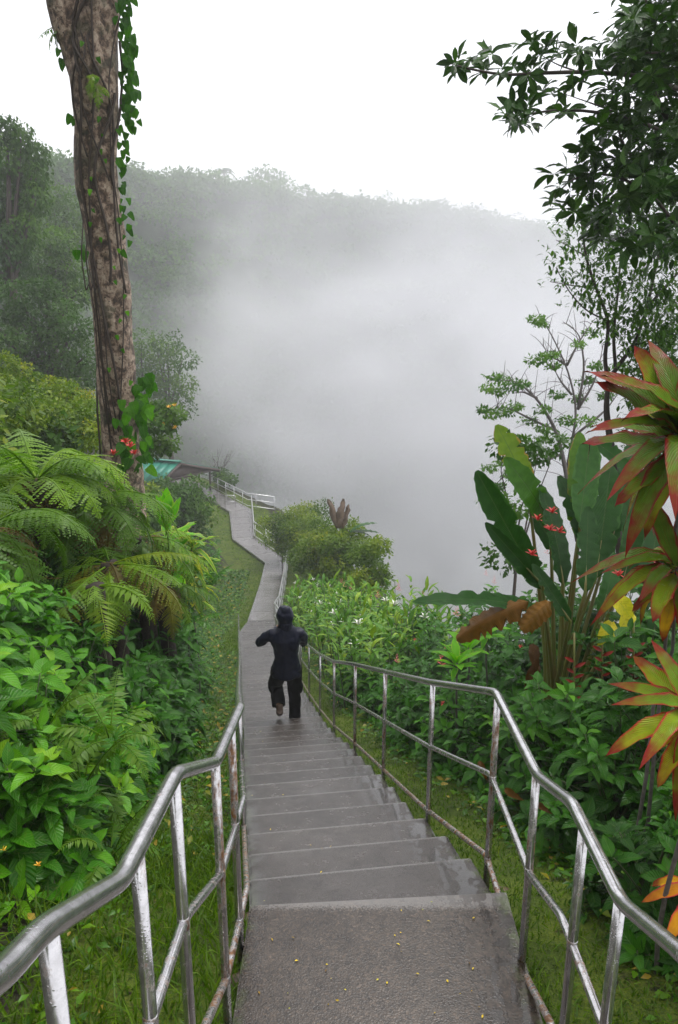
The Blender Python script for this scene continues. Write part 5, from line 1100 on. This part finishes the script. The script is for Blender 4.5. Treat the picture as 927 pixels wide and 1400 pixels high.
sets = [blades(scatter(9000, lambda n, Y: -hw(Y) - .08 - 1.5 * rng.random(n), (1.0, 4.6), 1.0), .13, .0045, .45, (.2, .95)),
        blades(scatter(3500, lambda n, Y: -hw(Y) + .015 - .07 * rng.random(n), (1.6, 16), 1.5), .075, .0035, .6, (.1, .9)), blades(scatter(3500, lambda n, Y: hw(Y) - .0 + .08 * rng.random(n), (1.6, 16), 1.5), .075, .0035, .6, (.1, .9)),
        blades(scatter(26000, left_d, (3.5, 30), 1.9), .05, .004, .5, (0, .9)), blades(scatter(30000, right_d, (1.2, 30), 2.0), .045, .0035, .5, (.05, .95)), blades(scatter(9000, left_d, (20, 60), 1.2), .08, .01, .5, (.2, .9)), blades(scatter(6000, right_d, (20, 60), 1.2), .08, .01, .5, (.2, .95))]
Vs, Q4, T3, Tn, off = [], [], [], [], 0
for V, q, t3, tn in sets: Vs.append(V); Q4.append(q[0] + off); T3.append(t3[0] + off); Tn.append(tn); off += len(V)
o = link('grass', np_mesh('grass', np.concatenate(Vs), [np.concatenate(Q4), np.concatenate(T3)], tint=np.concatenate(Tn)), M['grass']); o.color = (0, 0, 0, 1); tag(o, 'short wet grass edging both sides of the walk', 'grass', kind='stuff')
def cover(name, P, L, tint, mat, label, flat=0.25, cat='ground cover'):
    n = len(P); d = rng.normal(0, 1, (n, 3)); d[:, 2] = np.abs(d[:, 2]) * flat; U = np.array([0, 0, 1.0]) + rng.normal(0, .3, (n, 3)); B = basis(d, U); S = L * rng.uniform(.5, 1.4, n); t = T_diam[0]
    v = np.einsum('kij,nj->kni', B * S[:, None, None], t['V']) + P[:, None]; nn = len(t['V']); Q = (t['Q'][None] + (np.arange(n) * nn)[:, None, None]).reshape(-1, 4)
    o = link(name, np_mesh(name, v.reshape(-1, 3), Q, np.tile(t['UV'], (n, 1)), np.repeat(rng.uniform(*tint, n), nn)), M[mat]); o.color = (0, 0, 0, 1); return tag(o, label, cat, kind='stuff')
P = np.concatenate([scatter(30000, lambda n, Y: -hw(Y) - .7 - 2.6 * rng.random(n) ** .9, (4.5, 40), 1.3), scatter(9000, lambda n, Y: -hw(Y) - .5 - 2.2 * rng.random(n), (1.5, 34), 1.6), scatter(12000, lambda n, Y: hw(Y) + .45 + 1.6 * rng.random(n) ** .8, (1.0, 24), 1.9), scatter(16000, lambda n, Y: hw(Y) + .55 + 1.7 * rng.random(n) ** .8, (.8, 4.6), 1.0), scatter(3000, lambda n, Y: -hw(Y) - .05 - 1.2 * rng.random(n), (4, 20), 1.4)]); P[:, 2] += rng.uniform(0, .06, len(P))
cover('ground_cover', P, np.interp(P[:, 1], [3, 10, 40], [.05, .085, .16]), (0, 1), 'cover', 'small-leaved creeping plants and litter under the shrubs')
# leaves dropped on the walk
n = 320; Y = 1.9 + 9 * rng.random(n) ** 1.8; d = rng.uniform(-.53, .5, n) * rng.choice([1, .95], n); na = np.array(nos)
zt = np.where(Y < 2.96, -2.66, prof(na[np.clip(np.searchsorted(na, Y), 0, len(na) - 1)])) + .006
P = np.stack([cen(Y) + d, Y, zt], -1); cover('leaf_litter', P, .012, (0, 1), 'litter', 'tiny fallen yellow and brown leaves on the wet walk', .05, 'leaf litter')
# stones by the post feet
for (x, y_, s, lb) in ((345, 1262, .07, 'brown stone lump at the handrail foot on the landing edge'), (333, 1345, .06, 'small brown stone beside the mossy landing edge'), (690, 1222, .06, 'pale broken concrete lump under the bent rail corner'), (722, 1368, .05, 'small pale stone at the wet landing edge')):
    p = hit(x, y_, 2.0); p[2] = max(p[2], -2.66 if abs(p[0] - .17) < .56 else p[2]); bm = bmesh.new(); bmesh.ops.create_icosphere(bm, subdivisions=3, radius=s)
    V = np.array([v.co[:] for v in bm.verts]); V = V * (1 + .25 * wob(V + x, 25))[:, None] * np.array([1.1, 1, .55])
    for v, q in zip(bm.verts, V): v.co = q
    for f_ in bm.faces: f_.smooth = True
    me = bpy.data.meshes.new('stone'); bm.to_mesh(me); bm.free(); o = link('stone', me, flat_mat('wet_stone', (0.13, 0.085, 0.05), .35, .6, 30, c2=(0.06, .04, .028))); o.location = p; tag(o, lb, 'stone')

# ------------------------------------------------------------------ the walker
PERS = np.array([-0.76, 10.25]); kk_ = int(np.searchsorted(np.array(nos), PERS[1])); pz = float(prof(nos[kk_]))
person = empty('person', (PERS[0], PERS[1], pz), 'person in dark hooded rain jacket and trousers walking down the wet steps', 'person')
pa = math.atan2(-0.138, 1) * -1
person.rotation_euler = (0, 0, pa); person.scale = (1.07, 1.07, 1.07)
def ell_tube(rings, n=20):
    """rings: (centre, rx, ry, axis-normal ignored) swept with horizontal ellipses"""
    V = []
    for c, rx, ry in rings:
        a = np.arange(n) / n * 2 * math.pi; V.append(np.stack([c[0] + rx * np.cos(a), c[1] + ry * np.sin(a), np.full(n, c[2])], -1))
    m = len(rings); V = np.concatenate(V + [np.array([rings[0][0]]), np.array([rings[-1][0]])]); i, j = np.meshgrid(np.arange(m - 1), np.arange(n), indexing='ij'); j2 = (j + 1) % n
    Q = np.stack([i * n + j, i * n + j2, (i + 1) * n + j2, (i + 1) * n + j], -1).reshape(-1, 4); a = np.arange(n); b = (a + 1) % n
    return V, [Q, np.concatenate([np.stack([b, a, np.full(n, m * n)], -1), np.stack([a + (m - 1) * n, b + (m - 1) * n, np.full(n, m * n + 1)], -1)])]
def limb(pts): P = np.array([p for p, r in pts], float); return tube(P, [r for p, r in pts], 14)
def ball(c, rx, ry, rz):
    th_ = np.linspace(0.05, math.pi - .05, 12); return ell_tube([((c[0], c[1], c[2] - rz * math.cos(t)), rx * math.sin(t), ry * math.sin(t)) for t in th_], 16)
def fuse(name, parts, voxel, mat, wr=0.0, fq=18, it=2):
    V, f = join(parts); me = np_mesh(name, V, f); o = bpy.data.objects.new(name, me); col.objects.link(o)
    md = o.modifiers.new('r', 'REMESH'); md.mode = 'VOXEL'; md.voxel_size = voxel
    s_ = o.modifiers.new('s', 'SMOOTH'); s_.factor = .5; s_.iterations = it
    dg = bpy.context.evaluated_depsgraph_get(); me2 = bpy.data.meshes.new_from_object(o.evaluated_get(dg)); bpy.data.objects.remove(o); bpy.data.meshes.remove(me)
    n = len(me2.vertices); co = np.empty(n * 3, np.float32); me2.vertices.foreach_get('co', co); co = co.reshape(-1, 3); nr = np.empty(n * 3, np.float32); me2.vertices.foreach_get('normal', nr); nr = nr.reshape(-1, 3)
    if wr: co = co + nr * (wob(co * np.array([1, 1, 1.6]), fq) * wr + wob(co * np.array([1, 1, 2.2]), fq * 2) * wr * .5)[:, None]
    me2.vertices.foreach_set('co', co.ravel().astype(np.float32)); me2.polygons.foreach_set('use_smooth', np.ones(len(me2.polygons), bool)); me2.name = name; me2.materials.clear(); me2.materials.append(mat); me2.update()
    ob = bpy.data.objects.new(name, me2); col.objects.link(ob); ob.parent = person; return ob
M['skin'] = flat_mat('skin', (0.32, 0.19, 0.13), .5, c2=(.28, .16, .11))
M['jacket'] = flat_mat('navy_rain_jacket', (0.009, 0.011, 0.026), .38, .3, 30, c2=(0.006, 0.007, 0.016), spec=.14)
M['trouser'] = flat_mat('black_trousers', (0.004, 0.004, 0.005), .6, .3, 40, c2=(0.006, .0055, .006), spec=.08)
M['boot'] = flat_mat('brown_boot', (0.12, 0.075, 0.05), .5, .4, 40, c2=(0.07, .045, .03))
hipR, hipL = (.10, 0, .90), (-.10, 0, .91)
kneeR, ankR = (.11, .03, .48), (.10, .0, .08)
kneeL, ankL = (-.13, .19, .57), (-.115, -.10, .42)
shR, shL = (.185, .0, 1.405), (-.185, .0, 1.41); elR, elL = (.245, .13, 1.21), (-.34, .06, 1.28); haR, haL = (.06, .34, 1.33), (-.08, .34, 1.34)
hand = []
for s, h in ((1, haR), (-1, haL)):
    h = np.array(h); hand.append(limb([(h + [0, -.03, -.03], .028), (h + [0, 0, 0], .036), (h + [-.01 * s, .03, .03], .034)]))
    for q in range(4):
        b0 = h + np.array([-.018 * s, .03, .035 - .021 * (q - .5)]); hand.append(limb([(b0, .0095), (b0 + [-.02 * s, .03, 0], .009), (b0 + [-.045 * s, .03 + .002 * q, -.004], .008), (b0 + [-.06 * s, .012, -.006], .007)]))
    hand.append(limb([(h + [-.01 * s, -.005, -.02], .012), (h + [-.04 * s, .01, -.035], .011), (h + [-.06 * s, .02, -.03], .009)]))
body = [limb([(hipR, .075), (kneeR, .052), (ankR, .038)]), limb([(hipL, .075), (kneeL, .052), (ankL, .038)]), ell_tube([((0, 0, .84), .13, .09), ((0, 0, 1.0), .14, .10), ((0, 0, 1.2), .14, .10), ((0, 0, 1.38), .16, .10), ((0, 0, 1.46), .10, .07)]),
        limb([(shR, .05), (elR, .04), (haR, .03)]), limb([(shL, .05), (elL, .04), (haL, .03)]), limb([((0, 0, 1.4), .055), ((0, .02, 1.58), .052)]), ball((0, .03, 1.65), .078, .098, .118), limb([((0, .12, 1.655), .012), ((0, .135, 1.635), .015), ((0, .12, 1.625), .012)]), ball((.08, .03, 1.645), .012, .02, .03), ball((-.08, .03, 1.645), .012, .02, .03),
        limb([(ankR, .035), ((.1, .08, .035), .03), ((.1, .15, .03), .025)]), limb([(ankL, .035), ((-.11, -.06, .34), .03), ((-.11, -.02, .28), .025)])] + hand
fuse('body', body, .009, M['skin'])
jk = [ell_tube([((0, 0, .80), .20, .15), ((0, 0, .83), .205, .155), ((0, 0, .95), .188, .142), ((0, -.005, 1.08), .165, .13), ((0, -.01, 1.22), .178, .138), ((0, -.01, 1.34), .21, .145), ((0, 0, 1.43), .205, .12), ((0, 0, 1.485), .14, .10), ((0, .0, 1.53), .085, .085)], 28),
      limb([((.10, 0, 1.40), .085), (shR, .08), ((.225, .06, 1.32), .072), (elR, .062), ((.17, .23, 1.27), .056), ((.08, .32, 1.32), .045)]), limb([((-.10, 0, 1.40), .085), (shL, .082), ((-.27, .03, 1.36), .077), (elL, .07), ((-.21, .22, 1.31), .058), ((-.10, .32, 1.335), .045)])]
fuse('jacket', jk, .011, M['jacket'], .009, 14)
fuse('jacket_hood', [ball((0, .025, 1.66), .118, .145, .138), ell_tube([((0, 0, 1.47), .105, .10), ((0, 0, 1.52), .10, .105), ((0, 0, 1.58), .095, .11)]), ball((.01, -.03, 1.755), .07, .06, .05)], .010, M['jacket'], .006, 24)
tr = [ell_tube([((0, 0, .78), .165, .125), ((0, 0, .9), .165, .13), ((0, 0, .98), .155, .12)]), limb([(hipR, .112), ((.105, .02, .7), .105), (kneeR, .085), ((.105, .02, .25), .08), ((.10, .0, .035), .085)]), limb([(hipL, .112), ((-.13, .07, .7), .105), (kneeL, .09), ((-.125, .06, .49), .088), ((-.118, -.07, .39), .095)]),
      ball((-.20, .06, .62), .05, .06, .10), ball((.19, .02, .60), .04, .06, .10)]
fuse('trousers', tr, .011, M['trouser'], .008, 14)
fuse('boot', [limb([((.10, -.07, .045), .045), ((.10, 0, .05), .052), ((.10, .09, .04), .048), ((.10, .16, .035), .038)]), limb([((.1, -.01, .05), .05), ((.1, -.01, .14), .048)])], .010, M['boot'], .003)
fuse('boot', [limb([((-.11, -.16, .36), .044), ((-.11, -.125, .32), .05), ((-.11, -.06, .275), .048), ((-.11, .0, .24), .038)]), limb([((-.11, -.125, .34), .048), ((-.115, -.09, .42), .048)])], .010, M['boot'], .003)
